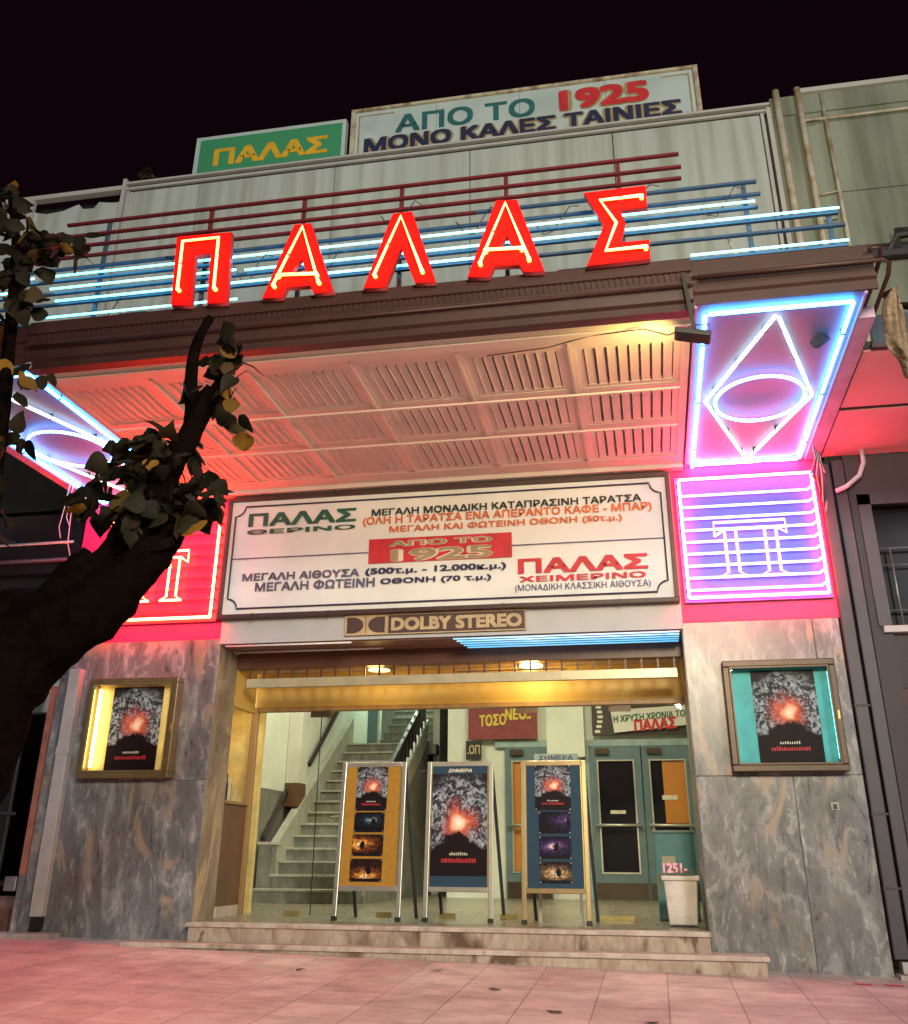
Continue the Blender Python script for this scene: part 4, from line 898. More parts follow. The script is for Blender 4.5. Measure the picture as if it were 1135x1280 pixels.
# ------------------------------------------------------------------ rooftop signs
ry = .12
gs = thing('rooftop_sign', 'green rooftop sign board with yellow Greek letters on the parapet', 'sign', (-3.1, ry, 11.05), 'rooftop sign boards')
a = P(243, 222, ry); b_ = P(433, 151, ry)
B('board', M['sign_white'], gs, (a[0]-.05, b_[0], ry, ry+.12, 11.05, b_[2]+.04)); B('green_face', M['sign_green'], gs, (a[0]+.03, b_[0]-.06, ry-.006, ry-.001, 11.06, b_[2]-.03))
ptext('lettering', 'ΠΑΛΑΣ', (265.5, 208), (410.2, 168.8), ry-.007, M['ink_yellow'], gs, bold=.036)
B('strut', M['dark_metal'], gs, (-3.9, -3.85, ry+.13, ry+.18, 10.9, 11.8)); B('strut', M['dark_metal'], gs, (-2.3, -2.25, ry+.13, ry+.18, 10.9, 11.8))
ws = thing('rooftop_sign', 'long white rooftop sign board with teal, red and navy Greek lettering on the parapet', 'sign', (.9, ry, 11.05), 'rooftop sign boards')
a = P(437, 199, ry); b_ = P(871, 83, ry); sx0_, sx1_, sz1 = a[0], b_[0], b_[2]
jj = [sx0_+.07+(sx1_-sx0_-.14)*i/4 for i in range(5)]
B('board', M['sign_white'], ws, *[(jj[i]+.003, jj[i+1]-.003, ry-.01, ry+.12, 11.1, sz1-.05) for i in range(4)])
B('frame', M['sign_frame'], ws, (sx0_, sx1_, ry-.05, ry+.1, sz1-.05, sz1), (sx0_, sx1_, ry-.05, ry+.1, 11.05, 11.1), (sx0_, sx0_+.07, ry-.05, ry+.1, 11.1, sz1-.05), (sx1_-.07, sx1_, ry-.05, ry+.1, 11.1, sz1-.05), bevel=.005)
B('corner_rule', M['ink_gold'], ws, (sx1_-.55, sx1_-.13, ry-.014, ry-.011, sz1-.145, sz1-.12), (sx1_-.155, sx1_-.13, ry-.014, ry-.011, 11.17, sz1-.145), (sx0_+.12, sx0_+.145, ry-.014, ry-.011, 11.17, sz1-.145), (sx0_+.12, sx0_+.7, ry-.014, ry-.011, sz1-.145, sz1-.12), (sx0_+.12, sx0_+.25, ry-.014, ry-.011, 11.15, 11.17))
yt = ry-.012
ptext('lettering', 'ΑΠΟ ΤΟ', (493.7, 166.8), (668.3, 121.5), yt, M['ink_teal'], ws, bold=.03)
ptext('lettering', '1925', (698.8, 141), (810.5, 98.6), yt, M['ink_gold'], ws, bold=.075, ext=.002); ptext('lettering', '1925', (699.8, 139.5), (809.5, 100), yt, M['ink_red'], ws, bold=.04, ext=.012)
ptext('lettering', 'ΜΟΝΟ ΚΑΛΕΣ ΤΑΙΝΙΕΣ', (453.8, 193), (851.5, 123), yt, M['ink_gold'], ws, bold=.085, ext=.002); ptext('lettering', 'ΜΟΝΟ ΚΑΛΕΣ ΤΑΙΝΙΕΣ', (454.7, 192), (850.5, 124), yt, M['ink_navy'], ws, bold=.04, ext=.012)

# ------------------------------------------------------------------ poster cases
PM = poster_mat('burst_poster', 1.3, 'burst', (.5, .53))
PM2 = poster_mat('burst_poster_large', 4.1, 'burst', (.5, .5))
def poster_marks(parent, x0, x1, y, z0, z1, tilt=0):
    """credit block of the stand-in artwork: a pale and a red band of fine strokes, no words"""
    w = x1-x0; h = z1-z0; r = random.Random(int(abs(x0)*100))
    pale = MB(); red = MB()
    for k in range(9):
        x = x0+w*(.34+.036*k); t = (z0+h*.2-z0)*tilt; pale.box(x, x+w*.02, y+t-.002, y+t, z0+h*.195, z0+h*(.215+.012*r.random()))
    for k in range(16):
        x = x0+w*(.2+.038*k); t = h*.13*tilt; red.box(x, x+w*.022, y+t-.002, y+t, z0+h*.125, z0+h*(.155+.016*r.random()))
    pale.build('pale_strokes', M['ink_pale'], parent); red.build('red_strokes', M['ink_red'], parent)
def case(x0, x1, z0, z1, px0, px1, back, tube, tubes, label, fm='bronze'):
    c = thing('poster_case', label, 'poster case', ((x0+x1)/2, -.05, z0), 'poster cases on the piers')
    f = .07; ya = -.17
    B('frame', M[fm], c, (x0, x1, ya, -.004, z0, z0+f), (x0, x1, ya, -.004, z1-f, z1), (x0, x0+f, ya, -.004, z0+f, z1-f), (x1-f, x1, ya, -.004, z0+f, z1-f), bevel=.01)
    B('inner_frame', M['gold_frame' if fm == 'case_brass' else 'bronze'], c, (x0+f, x1-f, ya-.006, ya+.02, z0+f, z0+f+.018), (x0+f, x1-f, ya-.006, ya+.02, z1-f-.018, z1-f), (x0+f, x0+f+.018, ya-.006, ya+.02, z0+f+.018, z1-f-.018), (x1-f-.018, x1-f, ya-.006, ya+.02, z0+f+.018, z1-f-.018))
    B('back_board', back, c, (x0+f, x1-f, -.02, -.005, z0+f, z1-f))
    quad_uv('glass', M['case_glass'], c, (x0+f, ya+.024, z0+f), (x1-f, ya+.024, z0+f), (x1-f, ya+.024, z1-f), (x0+f, ya+.024, z1-f))
    p = quad_uv('poster', PM, c, (px0, -.03, z0+f+.03), (px1, -.03, z0+f+.03), (px1, -.03, z1-f-.03), (px0, -.03, z1-f-.03))
    poster_marks(p, px0, px1, -.031, z0+f+.03, z1-f-.03)
    for (xx, r) in tubes: T('light_tube', tube, c, [(xx, -.09, z0+f+.06), (xx, -.09, z1-f-.06)], r)
    B('lock', M['brass'], c, (x1-.045, x1-.025, ya-.012, ya-.001, (z0+z1)/2-.06, (z0+z1)/2+.03))
case(-4.68, -3.475, 1.87, 3.06, -4.40, -3.72, M['case_yellow_back'], M['case_tube'], ((-4.55, .02), (-3.572, .007)), 'brass framed poster case lit yellow inside, on the left marble pier', 'case_brass')
case(3.09, 4.295, 1.88, 3.06, 3.40, 4.08, M['case_teal_back'], M['case_tube_teal'], ((3.168, .006), (4.217, .006)), 'bronze framed poster case lit teal inside, on the right marble pier')
# wall socket hole on the right pier
o = B('broken_socket', M['concrete'], cin, (4.07, 4.15, -.012, 0, 1.5, 1.58)); B('socket_hole', M['black'], cin, (4.09, 4.13, -.015, -.0125, 1.51, 1.56))

# ------------------------------------------------------------------ A boards
def aboard(x0, x1, yf, ztop, face, label, posters, header=None, fm='silver'):
    """leaning front frame with a hinged rear leg frame"""
    t = thing('poster_board', label, 'poster board', ((x0+x1)/2, yf, FL), 'standing poster boards')
    lean = .16; zb = FL+.34
    def Y(z): return yf+lean*(z-FL)/(ztop-FL)
    def bar(n, a, b_, w=.055, d=.035, m=fm): return MB().obox(a, b_, w, d).build(n, M[m], t, .006)
    for x in (x0+.028, x1-.028):
        bar('leg', (x, Y(FL+.02), FL+.02), (x, Y(ztop), ztop)); MB().obox((x, Y(FL), FL), (x, Y(FL+.045), FL+.045), .062, .045).build('foot', M['black'], t)
        yr = yf+.75; xr = x+(.05 if x > (x0+x1)/2 else .05)
        bar('rear_leg', (xr, yr, FL), (x, Y(ztop)+.04, ztop-.03), .04, .03, 'leg_dark')
    bar('rail', (x0+.056, Y(ztop-.028), ztop-.028), (x1-.056, Y(ztop-.028), ztop-.028)); bar('rail', (x0+.056, Y(zb), zb), (x1-.056, Y(zb), zb))
    s = lean/(ztop-FL)
    def slab(n, m, a, b_, c_, d_, off, th=.012, uv=False):
        if uv:
            return quad_uv(n, m, t, (a, Y(c_)-off, c_), (b_, Y(c_)-off, c_), (b_, Y(d_)-off, d_), (a, Y(d_)-off, d_))
        k = MB(); k.xprism([(Y(c_)-off, c_), (Y(c_)-off+th, c_), (Y(d_)-off+th, d_), (Y(d_)-off, d_)], a, b_); return k.build(n, m, t)
    slab('backing', M[face], x0+.05, x1-.05, zb+.02, ztop-.05, .008)
    slab('inner_trim', M['brass'], x0+.056, x0+.07, zb+.028, ztop-.055, .014, .006); slab('inner_trim', M['brass'], x1-.07, x1-.056, zb+.028, ztop-.055, .014, .006)
    W, H = x1-x0, ztop-zb
    for (m, a, b_, c_, d_) in posters:
        px0, px1, pz0, pz1 = x0+W*a, x0+W*b_, zb+H*c_, zb+H*d_
        p = slab('poster', m, px0, px1, pz0, pz1, .0105, uv=True)
        if 'burst' in m.name: poster_marks(p, px0, px1, Y(pz0)-.0115, pz0, pz1, s)
        if b_-a < .6:
            pins = MB()
            for qx in (px0+.012, px1-.012):
                for qz in (pz0+.012, pz1-.012): pins.box(qx-.006, qx+.006, Y(qz)-.016, Y(qz)-.011, qz-.006, qz+.006)
            pins.build('pin', M['silver'], t)
    if header:
        text('lettering', header, x0+W*.32, ztop-.125, x0+W*.68, ztop-.085, Y(ztop-.1)-.0095, M['ink_pale'], t, bold=.05, shear=.25)
    return t
pm_c, pm_a, pm_v, pm_h, pm_w = (poster_mat('still_'+k, i*2.7, k, c) for i, (k, c) in enumerate((('cyan', (.55, .6)), ('amber', (.25, .55)), ('violet', (.85, .6)), ('halo', (.45, .55)), ('warm', (.5, .45)))))
pm_d = poster_mat('still_dark', 9.1, 'amber', (.5, .25))
card = [ (PM, .28, .72, .585, .985) ]
tk = lambda x0, x1, t: None
b1 = aboard(-1.58, -.755, .62, 2.10, 'cork_ochre', 'ochre poster board on silver legs, left of the three in the entrance', [(PM, .24, .72, .60, .965), (pm_c, .24, .70, .43, .59), (pm_a, .23, .70, .245, .415), (pm_d, .22, .70, .05, .225)])
b2 = aboard(-.50, .325, .66, 2.10, 'board_navy', 'navy poster board with one large poster, middle of the three in the entrance', [(PM2, .08, .925, .1, .90)], 'ΣΗΜΕΡΑ')
b3 = aboard(.67, 1.455, .56, 2.09, 'board_navy', 'navy poster board with a column of small pictures, nearest the white planter', [(PM, .22, .76, .605, .965), (pm_v, .27, .745, .425, .595), (pm_h, .27, .745, .235, .405), (pm_w, .27, .745, .055, .215)], fm='gold_frame')
for bo, xa, xb in ((b1, -1.28, -1.05), (b3, .87, 1.2)):
    pass
# folded board standing behind the right one
hb_ = thing('folded_board', 'grey topped folding board half hidden behind the right poster board', 'board', (1.05, 1.0, FL))
p0 = P(668, 950, 1.15); p1 = P(722, 942, 1.15)
B('header', M['door_frame'], hb_, (p0[0], p1[0], 1.13, 1.17, p0[2]-.03, p1[2])); text('lettering', 'ΣΗΜΕΡΑ', p0[0]+.06, p0[2]-.005, p1[0]-.06, p1[2]-.02, 1.129, M['leg_dark'], hb_, bold=.02)
for x in (p0[0]+.03, p1[0]-.03): MB().obox((x, 1.12, FL), (x, 1.15, p0[2]-.03), .035, .03).build('leg', M['silver'], hb_)

# ------------------------------------------------------------------ planter and blue chest
pl = thing('planter', 'tall white textured square planter on the step beside the right pier', 'planter', (2.46, .62, FL))
def frustum(cx, cy, z0, z1, r0, r1):
    m = MB(); m.v = [(cx+sx*r, cy+sy*r, z) for z, r in ((z0, r0), (z1, r1)) for sx, sy in ((-1, -1), (1, -1), (1, 1), (-1, 1))]
    m.f = [(3, 2, 1, 0), (4, 5, 6, 7), (0, 1, 5, 4), (1, 2, 6, 5), (2, 3, 7, 6), (3, 0, 4, 7)]; return m
frustum(2.45, .68, FL+.02, .80, .15, .182).build('pot', M['pot'], pl, .015)
frustum(2.45, .68, .80, .85, .205, .21).build('rim', M['pot'], pl, .012)
frustum(2.45, .68, FL, FL+.02, .12, .12).build('base', M['black'], pl)
B('soil', M['soil'], pl, (2.29, 2.61, .52, .84, .851, .856))
gr = MB(); r_ = random.Random(11)
for k in range(26):
    sx_ = 2.3 if k < 16 else r_.uniform(2.35, 2.6); a = Vector((sx_+r_.uniform(-.03, .03), .5+r_.uniform(0, .1), .855)); e = a+Vector((r_.uniform(-.1, -.02) if k < 16 else r_.uniform(-.05, .05), r_.uniform(-.05, 0), r_.uniform(-.25, -.05) if k < 16 else r_.uniform(.01, .04)))
    mid = (a+e)/2+Vector((-.03, 0, .05)); gr.tube([a, mid, e], [.004, .004, .001], 4)
gr.build('trailing_plant', mat('dry_grass', (.22, .2, .1), .8), pl)
cb = thing('blue_counter', 'light blue chest behind the white planter with a pink price on its front', 'chest', (2.45, 1.9, FL))
p0 = P(824, 1140, 1.75); p1 = P(880, 1038, 1.75)
B('body', M['box_blue'], cb, (p0[0], 2.68, 1.75, 2.4, FL, p1[2]-.03), bevel=.01); B('lid', M['door_frame'], cb, (p0[0]-.02, 2.69, 1.73, 2.42, p1[2]-.03, p1[2]), bevel=.008)
B('paper_tag', M['cream'], cb, (p0[0]+.08, p0[0]+.24, 1.743, 1.749, P(830, 1081, 1.75)[2], P(830, 1070, 1.75)[2]))
a = P(829, 1091, 1.745); b_ = P(859, 1079, 1.745); text('price', '1251-', a[0], a[2], b_[0], b_[2], 1.744, M['glow_pink'], cb, bold=.04)

# ------------------------------------------------------------------ left edge: downpipe, strip, shopfront
o = B('downpipe', M['grey_pipe'], cin, (-5.03, -4.87, -.11, -.004, .36, 3.2), (-5.04, -4.86, -.115, -.002, 2.15, 2.25), bevel=.008)
B('downpipe_shoe', M['black'], cin, (-5.01, -4.89, -.1, -.005, .22, .359))
B('edge_strip', M['terracotta'], cin, (-5.30, -5.222, -.03, .3, .8, 3.0)); B('edge_wall', M['marble'], cin, (-5.30, -5.222, -.02, .3, -.1, .799))
ls = thing('closed_shop', 'dark closed shopfront left of the cinema with faint lights inside', 'shop', (-9, .5, .2))
B('wall', M['dark_shop'], ls, (-16, -5.31, 2.6, 2.8, 0, 5.45), (-16, -5.31, .25, 2.8, 4.4, 5.45)); B('fascia', M['dark_shop2'], ls, (-16, -5.31, .1, .25, 4.55, 5.40))
B('door_panel', M['dark_shop2'], ls, (-7.2, -5.9, .45, .5, .55, 4.3), (-16, -7.3, .45, .5, .55, 1.55), bevel=.01)
B('stall_riser', M['brick'], ls, (-16, -5.31, .3, .55, -.1, .55), bevel=.01)
B('window', M['window_dark'], ls, (-16, -7.3, .47, .48, 1.56, 4.3)); B('counter_lights', M['shop_lamp'], ls, (-6.95, -6.75, .43, .445, 1.62, 1.65), (-6.66, -6.6, .43, .445, 1.62, 1.64))
B('sill', M['mauve'], ls, (-7.25, -5.85, .4, .52, 1.48, 1.52))
T('conduit', M['grey_pipe'], ls, [(-10, .06, 4.93), (-6.6, .06, 4.93), (-6.6, .06, 4.97), (-5.4, .06, 4.97)], .02); T('conduit', M['mauve_pipe'], ls, [(-10, .06, 4.72), (-5.4, .06, 4.72)], .035)
kb = B('kerb_block', M['concrete'], None, (-5.5, -4.62, -.32, -.05, .06, .2), bevel=.012); tag(kb, 'chipped concrete block lying at the foot of the left pier', 'block')
bk = B('brick_step', M['brick'], None, (-9, -5.52, -.12, .28, 0.0, .42), bevel=.015); tag(bk, 'low reddish brick step before the dark shop on the left', 'step')
sb_ = thing('valve_box', 'small metal valve box on the wall at the bottom left corner', 'box', (-5.5, .2, .6)); B('box', M['steel'], sb_, (-5.5, -5.34, .0, .24, .62, .78), bevel=.01); MB().tube([(-5.62, .05, .7), (-5.5, .05, .7)], .03, 8).build('pipe_stub', M['black'], sb_)
# loose wires under the left sign
wr = thing('loose_wires', 'bundle of loose pale wires hanging below the left diamond sign', 'wires', (-4.9, -.3, 5.5))
for k in range(7):
    a = PZ(88+k*4, 603+k*3, 5.48); dz = (.75, .55, .95, .4, .3, .25, .2)[k]
    T('wire', M['cable'], wr, [a, a+np.array([-.03, .02, -dz*.4]), a+np.array([-.07+.03*k, .03, -dz*.8]), a+np.array([-.02+.04*k, .03, -dz])], .007, 5)
wr = thing('cable_bundle', 'bundle of dark cables hanging between the right diamond sign and the square sign', 'cables', (4.4, -.3, 5.5))
for k in range(7):
    a = np.array([4.36+.02*k, -.5+.05*k, 5.5]); T('wire', M['cable_dark' if k % 2 else 'cable'], wr, [a, a+np.array([.03, .1, -.15]), a+np.array([-.03+.02*k, .2, -.3]), np.array([4.42+.01*k, -.08, 5.15-.06*k])], .008, 5)
T('wire', M['cable'], wr, [(3.3, -.35, 5.47), (3.5, -.3, 5.40), (3.9, -.25, 5.39), (4.3, -.3, 5.46)], .006, 5)

# ------------------------------------------------------------------ right neighbour
nb = thing('neighbouring_building', 'dark building right of the cinema with projecting balcony and railed window', 'building', (7, 0, 0))
B('upper_wall', M['old_wall'], nb, (4.606, 5.30, -.0, .3, 5.9, 10.78), (5.345, 12, .0, .3, 8.48, 10.78), (5.345, 12, .003, .3, 5.9, 8.2))
B('parapet_beam', M['old_wall'], nb, (4.606, 12, -.03, .3, 10.783, 11.12), bevel=.01); B('parapet_cap', M['white_trim'], nb, (5.03, 12, -.07, .1, 11.121, 11.2))
T('joint_pipe', M['pole'], nb, [(5.32, -.03, 5.9), (5.32, -.03, 11.1)], .03); T('joint_pipe', M['pole'], nb, [(5.02, -.05, 10.62), (5.6, -.05, 10.62), (12, -.05, 10.66)], .022)
T('joint_pipe', M['pole'], nb, [(5.05, -.04, 9.33), (5.3, -.04, 9.36)], .014); B('panel_seam', M['mauve'], nb, (5.35, 12, -.004, -.001, 9.36, 9.372))
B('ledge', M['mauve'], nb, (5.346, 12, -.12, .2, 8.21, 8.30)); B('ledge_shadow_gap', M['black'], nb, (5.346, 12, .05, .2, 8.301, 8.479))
cbm = MB(); r_ = random.Random(2)
for k in range(5): cbm.tube([(5.75+.05*k, -.03, 8.32), (5.9, -.1, 8.5+.03*k), (6.15, -.1, 8.53+.02*k), (6.9, -.05, 8.4)], .022, 6)
cbm.build('cable_coil', M['cable_dark'], nb)
by0 = -2.78
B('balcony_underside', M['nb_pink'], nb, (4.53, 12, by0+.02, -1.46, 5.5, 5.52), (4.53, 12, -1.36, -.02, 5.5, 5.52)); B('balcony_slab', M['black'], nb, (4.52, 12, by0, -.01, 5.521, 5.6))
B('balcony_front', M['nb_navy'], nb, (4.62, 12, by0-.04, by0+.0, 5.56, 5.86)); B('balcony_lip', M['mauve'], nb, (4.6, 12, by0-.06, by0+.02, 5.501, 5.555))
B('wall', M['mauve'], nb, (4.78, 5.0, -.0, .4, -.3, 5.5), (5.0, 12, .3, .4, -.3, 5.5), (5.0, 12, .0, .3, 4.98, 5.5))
B('sill_wall', M['mauve'], nb, (5.0, 12, .05, .3, 2.75, 3.34))
wn = B('window_frame', M['mauve_pipe'], nb, (4.86, 5.0, -.03, -.001, 3.42, 5.0), (4.86, 12, -.03, .05, 4.86, 4.99)); B('window_pane', M['window_dark'], wn, (5.0, 12, .2, .21, 3.42, 4.86))
B('window_sill', M['white_trim'], nb, (4.9, 12, -.06, .3, 3.345, 3.42), bevel=.006)
rl = MB()
for z in (3.62, 4.35): rl.tube([(5.0, .1, z), (12, .1, z)], .014, 6)
rl.tube([(5.0, .1, 4.15), (12, .1, 4.15)], .01, 6)
for i in range(24): rl.tube([(5.15+i*.28, .1, 3.43), (5.15+i*.28, .1, 4.35)], .012, 6)
rl.build('window_railing', M['steel'], nb, smooth=True)
B('shopfront', M['window_dark'], nb, (5.0, 12, .26, .28, 0, 2.75)); B('shopfront_transom', M['mauve_pipe'], nb, (5.0, 12, .1, .25, 2.2, 2.28), bevel=.01); B('shop_jamb', M['brown_dark'], nb, (5.0, 5.08, .05, .25, -.2, 2.745)); B('jamb_edge', M['terracotta'], nb, (5.082, 5.1, .04, .06, .5, 2.0))
B('downpipe', M['mauve_pipe'], nb, (4.455, 4.6, -.06, .1, .12, 5.4), (4.63, 4.77, -.03, .1, .12, 5.45), bevel=.012)
for z in (2.55, 1.45, .75): B('pipe_strap', M['mauve'], nb, (4.45, 4.62, -.065, -.061, z, z+.02))
T('conduit', M['cable'], nb, [(4.62, -.1, 5.02), (4.74, -.14, 5.06), (4.9, -.17, 5.18), (4.97, -.17, 5.34), (4.97, -.17, 5.5)], .028)
gr_ = thing('drain_cover', 'small metal drain box at the foot of the right downpipe', 'drain', (4.62, -.1, 0))
B('box', M['steel'], gr_, (4.5, 4.72, -.14, .02, .0, .11), bevel=.008); B('lid', M['concrete'], gr_, (4.46, 4.78, -.2, .02, -.06, -.001), bevel=.006)
rl_ = random.Random(17)
for k, (x, y) in enumerate(((.75, -2.0), (1.35, -2.9), (-1.2, -1.5), (2.1, -3.1), (.05, -1.1))):
    m = MB(); n = 7; pts = []
    for q in range(n):
        an = 2*math.pi*q/n; rr_ = rl_.uniform(.02, .045); pts.append((x+rr_*1.7*math.cos(an), y+rr_*math.sin(an)))
    for (a_, b2_) in pts: m.v.append((a_, b2_, gz(a_, b2_)+.006+rl_.uniform(0, .012)))
    m.v.append((x, y, gz(x, y)+.012)); m.f = [(q, (q+1) % n, n) for q in range(n)]
    tag(m.build('fallen_leaf', M['dry_leaf'], None), ('dark fallen leaf on the pavement below the middle poster board', 'dark fallen leaf on the pavement nearest the bottom edge, under the right poster board', 'dark fallen leaf on the pavement before the left end of the lower step', 'dark fallen leaf on the pavement below the white planter', 'dark fallen leaf lying close to the lower step')[k], 'leaf', 'fallen leaves')
pk = MB()
for k in range(3): pk.box(3.95+k*.28, 4.12+k*.28, -.62+.03*k, -.56+.03*k, 0, .002)
for i, v in enumerate(pk.v): pk.v[i] = (v[0], v[1], gz(v[0], v[1])+.004+v[2])
tag(pk.build('paint_mark', M['ink_red'], None), 'red spray paint marks on the pavement by the right pier', 'paint mark')

# ------------------------------------------------------------------ trees
TY = -5.6
def leaf_shape(mb, c, size, rr):
    d = Vector((rr.gauss(0, .8), rr.gauss(0, .8), rr.gauss(-.9, .7))).normalized(); s = d.cross(Vector((rr.gauss(0, 1), rr.gauss(0, 1), rr.gauss(0, 1)))).normalized(); n = d.cross(s)
    a = Vector(c); w = size*rr.uniform(.38, .52); f = rr.uniform(.08, .4)*w; cu = rr.uniform(-.45, .45)*size
    i = len(mb.v); prof = ((0, 0), (.06, .62), (.2, .95), (.38, 1), (.58, .78), (.8, .38), (1, 0))
    L_, C_, R_ = [], [], []
    for t, ww in prof:
        p = a+d*size*t+n*cu*t*t; C_.append(len(mb.v)); mb.v.append(tuple(p))
        if 0 < t < 1:
            L_.append(len(mb.v)); mb.v.append(tuple(p-s*w*ww+n*f)); R_.append(len(mb.v)); mb.v.append(tuple(p+s*w*ww+n*f))
    for S in (L_, R_):
        m_ = len(S); mb.f.append((C_[0], C_[1], S[0])); mb.f.append((C_[m_], C_[m_+1], S[-1]))
        for q in range(m_-1): mb.f.append((C_[q+1], C_[q+2], S[q+1], S[q]))
def limb(mb, pts, r, k=14, jit=.06, sub=4):
    out, rs = [], []
    P3 = [Vector(p) for p in pts]
    for i in range(len(P3)-1):
        p0 = P3[max(i-1, 0)]; p1 = P3[i]; p2 = P3[i+1]; p3 = P3[min(i+2, len(P3)-1)]
        for s in range(sub):
            t = s/sub; q = .5*((2*p1)+(p2-p0)*t+(2*p0-5*p1+4*p2-p3)*t*t+(3*p1-p0-3*p2+p3)*t**3)
            out.append(q); rs.append((r[i]+(r[i+1]-r[i])*t)*(1+rnd.uniform(-jit, jit)))
    out.append(P3[-1]); rs.append(r[-1]); n0 = len(mb.v); mb.tube(out, rs, k)
    for i in range(n0, len(mb.v)):
        v = Vector(mb.v[i]); c_ = out[(i-n0)//k]; mb.v[i] = tuple(c_+(v-c_)*(1+rnd.uniform(-jit, jit)*1.3))
tree = thing('street_tree', 'dark leaning street tree with pollarded limbs and sparse curled leaves, left foreground', 'tree', (-3.2, TY, -.1))
def tp(px, py, dy=0): return P(px, py, TY+dy)
tk = MB()
base = tp(-150, 1240, -.2); base = np.array([base[0], base[1], gz(base[0], base[1])-.1])
limb(tk, [base, tp(-100, 1085, -.15), tp(-50, 945, -.1), tp(-2, 845, -.05), tp(58, 792), tp(115, 763), tp(163, 718), tp(195, 682), tp(205, 652, .05)], [.46, .38, .35, .33, .285, .22, .17, .155, .15], 20)
limb(tk, [tp(170, 710), tp(205, 672, .02), tp(222, 655, .0)], [.13, .135, .09], 14)       # burl
limb(tk, [tp(40, 815), tp(75, 760), tp(102, 722), tp(122, 697)], [.25, .2, .17, .12], 16)   # cut pollard head
limb(tk, [tp(100, 735), tp(128, 712), tp(140, 700)], [.15, .12, .08], 12)
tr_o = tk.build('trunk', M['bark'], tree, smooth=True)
def branch(pts, r, dy=0): b = MB(); limb(b, [tp(*p) for p in pts], r, 10, .05); return b.build('branch', M['bark'], tree, smooth=True)
branch([(196, 690), (200, 630), (210, 585), (235, 548), (258, 502), (268, 488)], [.14, .12, .105, .085, .08, .075])
branch([(238, 490), (241, 450), (250, 420), (264, 396)], [.055, .045, .038, .03])
branch([(236, 545), (240, 510), (238, 480)], [.06, .055, .05])
branch([(262, 500), (276, 478), (291, 445), (297, 432)], [.06, .045, .035, .028])
branch([(120, 710), (138, 685), (152, 655), (170, 630), (190, 600)], [.1, .065, .05, .04, .03])
branch([(132, 712), (152, 685), (172, 645), (180, 625)], [.08, .055, .05, .04])
branch([(-20, 860), (0, 780), (20, 755), (35, 765)], [.2, .16, .13, .07])
branch([(-90, 940), (-40, 760), (-12, 620), (6, 480), (16, 380), (20, 300), (12, 240)], [.16, .11, .075, .06, .05, .04, .02])
branch([(5, 480), (-5, 560), (-2, 620)], [.045, .04, .03])
fo = MB(); rl_ = random.Random(21)
def clump(px, py, rx, ry_, n, size=.165, dz=.28):
    for _ in range(n):
        while True:
            u, v = rl_.uniform(-1, 1), rl_.uniform(-1, 1)
            if u*u+v*v < 1: break
        c_ = tp(px+u*rx, py+v*ry_, rl_.uniform(-dz, dz)); leaf_shape(fo, c_, size*rl_.uniform(.7, 1.2), rl_)
for q in ((185, 600, 46, 50, 58), (165, 570, 34, 28, 18), (200, 645, 48, 28, 18), (125, 620, 22, 28, 14), (180, 560, 40, 18, 24), (240, 620, 30, 22, 26), (255, 590, 18, 14, 5), (200, 560, 30, 20, 18), (110, 640, 20, 14, 6), (262, 625, 14, 24, 10), (230, 560, 26, 16, 8),
          (282, 505, 18, 22, 10), (292, 455, 14, 20, 8), (270, 450, 16, 14, 6), (280, 425, 14, 14, 5), (240, 480, 14, 8, 4), (298, 530, 8, 16, 3), (258, 600, 16, 14, 3),
          (40, 310, 36, 26, 44), (78, 310, 26, 20, 14), (100, 300, 9, 12, 3), (20, 270, 16, 12, 8), (8, 246, 18, 14, 10), (12, 340, 16, 20, 10), (45, 380, 30, 16, 14), (8, 390, 14, 22, 6), (18, 470, 10, 24, 6), (24, 540, 14, 18, 5), (5, 570, 10, 30, 6), (5, 660, 10, 20, 3), (60, 480, 14, 10, 2), (175, 630, 30, 12, 10)):
    clump(*q)
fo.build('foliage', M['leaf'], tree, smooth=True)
tw = MB(); rt = random.Random(4)
for _ in range(26):
    px, py = rt.choice(((190, 590), (240, 620), (285, 500), (290, 450), (50, 320), (10, 260), (90, 310))); a = tp(px+rt.uniform(-14, 14), py+rt.uniform(-10, 10)); e = a+np.array([rt.uniform(-.22, .22), rt.uniform(-.1, .1), rt.uniform(-.12, .18)])
    tw.tube([a, (a+e)/2+np.array([0, 0, .02]), e], [.007, .005, .002], 5)
tw.build('twigs', M['bark'], tree)
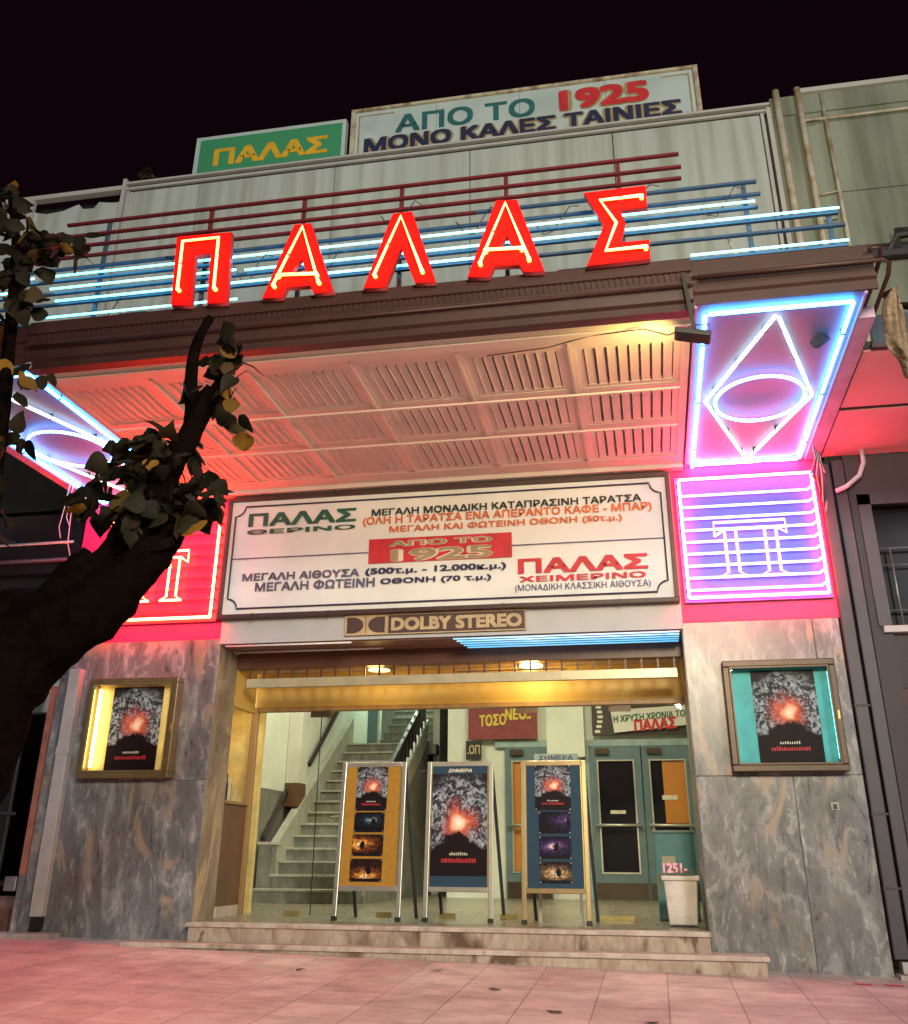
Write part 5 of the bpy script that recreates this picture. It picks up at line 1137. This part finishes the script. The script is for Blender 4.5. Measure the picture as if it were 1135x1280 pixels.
# second tree, right of the frame: only a shrivelled leaf spray hangs in
RY2 = -7.6
t2_ = thing('street_tree', 'tree at the right edge with one shrivelled brown leaf bunch hanging into view', 'tree', (6.2, RY2, -.2))
def rp_(px, py, d=0): return P(px, py, RY2+d)
b = MB(); bb = np.array([6.6, RY2, gz(6.6, RY2)-.05]); limb(b, [bb, bb+np.array([.05, 0, 1.2]), bb+np.array([-.05, 0, 2.4]), bb+np.array([-.5, 0, 3.3]), rp_(1190, 400)], [.2, .16, .13, .07, .035], 12); b.build('trunk', M['bark'], t2_, smooth=True)
b = MB(); limb(b, [rp_(1190, 400), rp_(1150, 385), rp_(1122, 380), rp_(1112, 368)], [.03, .02, .013, .006], 8); b.build('branch', M['bark'], t2_, smooth=True)
# shrivelled leaf: folded, crumpled sheet
def withered(pts_l, pts_r, name):
    m = MB(); n = len(pts_l); K = 7
    for i in range(n):
        a = np.array(rp_(*pts_l[i])); b_ = np.array(rp_(*pts_r[i]))
        for k in range(K):
            t = k/(K-1); p = a*(1-t)+b_*t; p = p+np.array([0, -.05*math.sin(math.pi*t)+.022*math.sin(k*2.6+i*1.3), .008*math.sin(k*3+i)]); m.v.append(tuple(p))
    for i in range(n-1):
        for k in range(K-1): a = i*K+k; m.f.append((a, a+1, a+K+1, a+K))
    o = m.build(name, M['dry_leaf'], t2_, smooth=True); s = o.modifiers.new('thick', 'SOLIDIFY'); s.thickness = .008
    u = o.modifiers.new('sub', 'SUBSURF'); u.levels = 1; u.render_levels = 2
withered([(1106, 366), (1101, 385), (1103, 405), (1104, 425), (1108, 438), (1122, 446), (1128, 460), (1130, 476)], [(1122, 364), (1126, 380), (1132, 400), (1137, 420), (1142, 435), (1144, 446), (1146, 460), (1148, 480)], 'leaf')
withered([(1100, 370), (1103, 367), (1107, 365), (1110, 366)], [(1102, 373), (1108, 372), (1112, 371), (1114, 370)], 'leaf')
withered([(1112, 376), (1114, 368), (1117, 362), (1119, 361)], [(1124, 377), (1122, 370), (1120, 364), (1120, 361)], 'leaf')
# weeds on the parapet
wd = thing('parapet_weed', 'small weed sprouting from the parapet left of the green rooftop sign', 'weed', (-5.3, 0, 11.05)); m = MB(); r_ = random.Random(8)
for _ in range(16): leaf_shape(m, (-5.2+r_.uniform(-.15, .15), .05, 11.15+r_.uniform(0, .22)), .11, r_)
m.build('leaves', M['leaf'], wd); T('stem', M['bark'], wd, [(-5.2, .05, 11.0), (-5.22, .05, 11.3)], .008, 5)
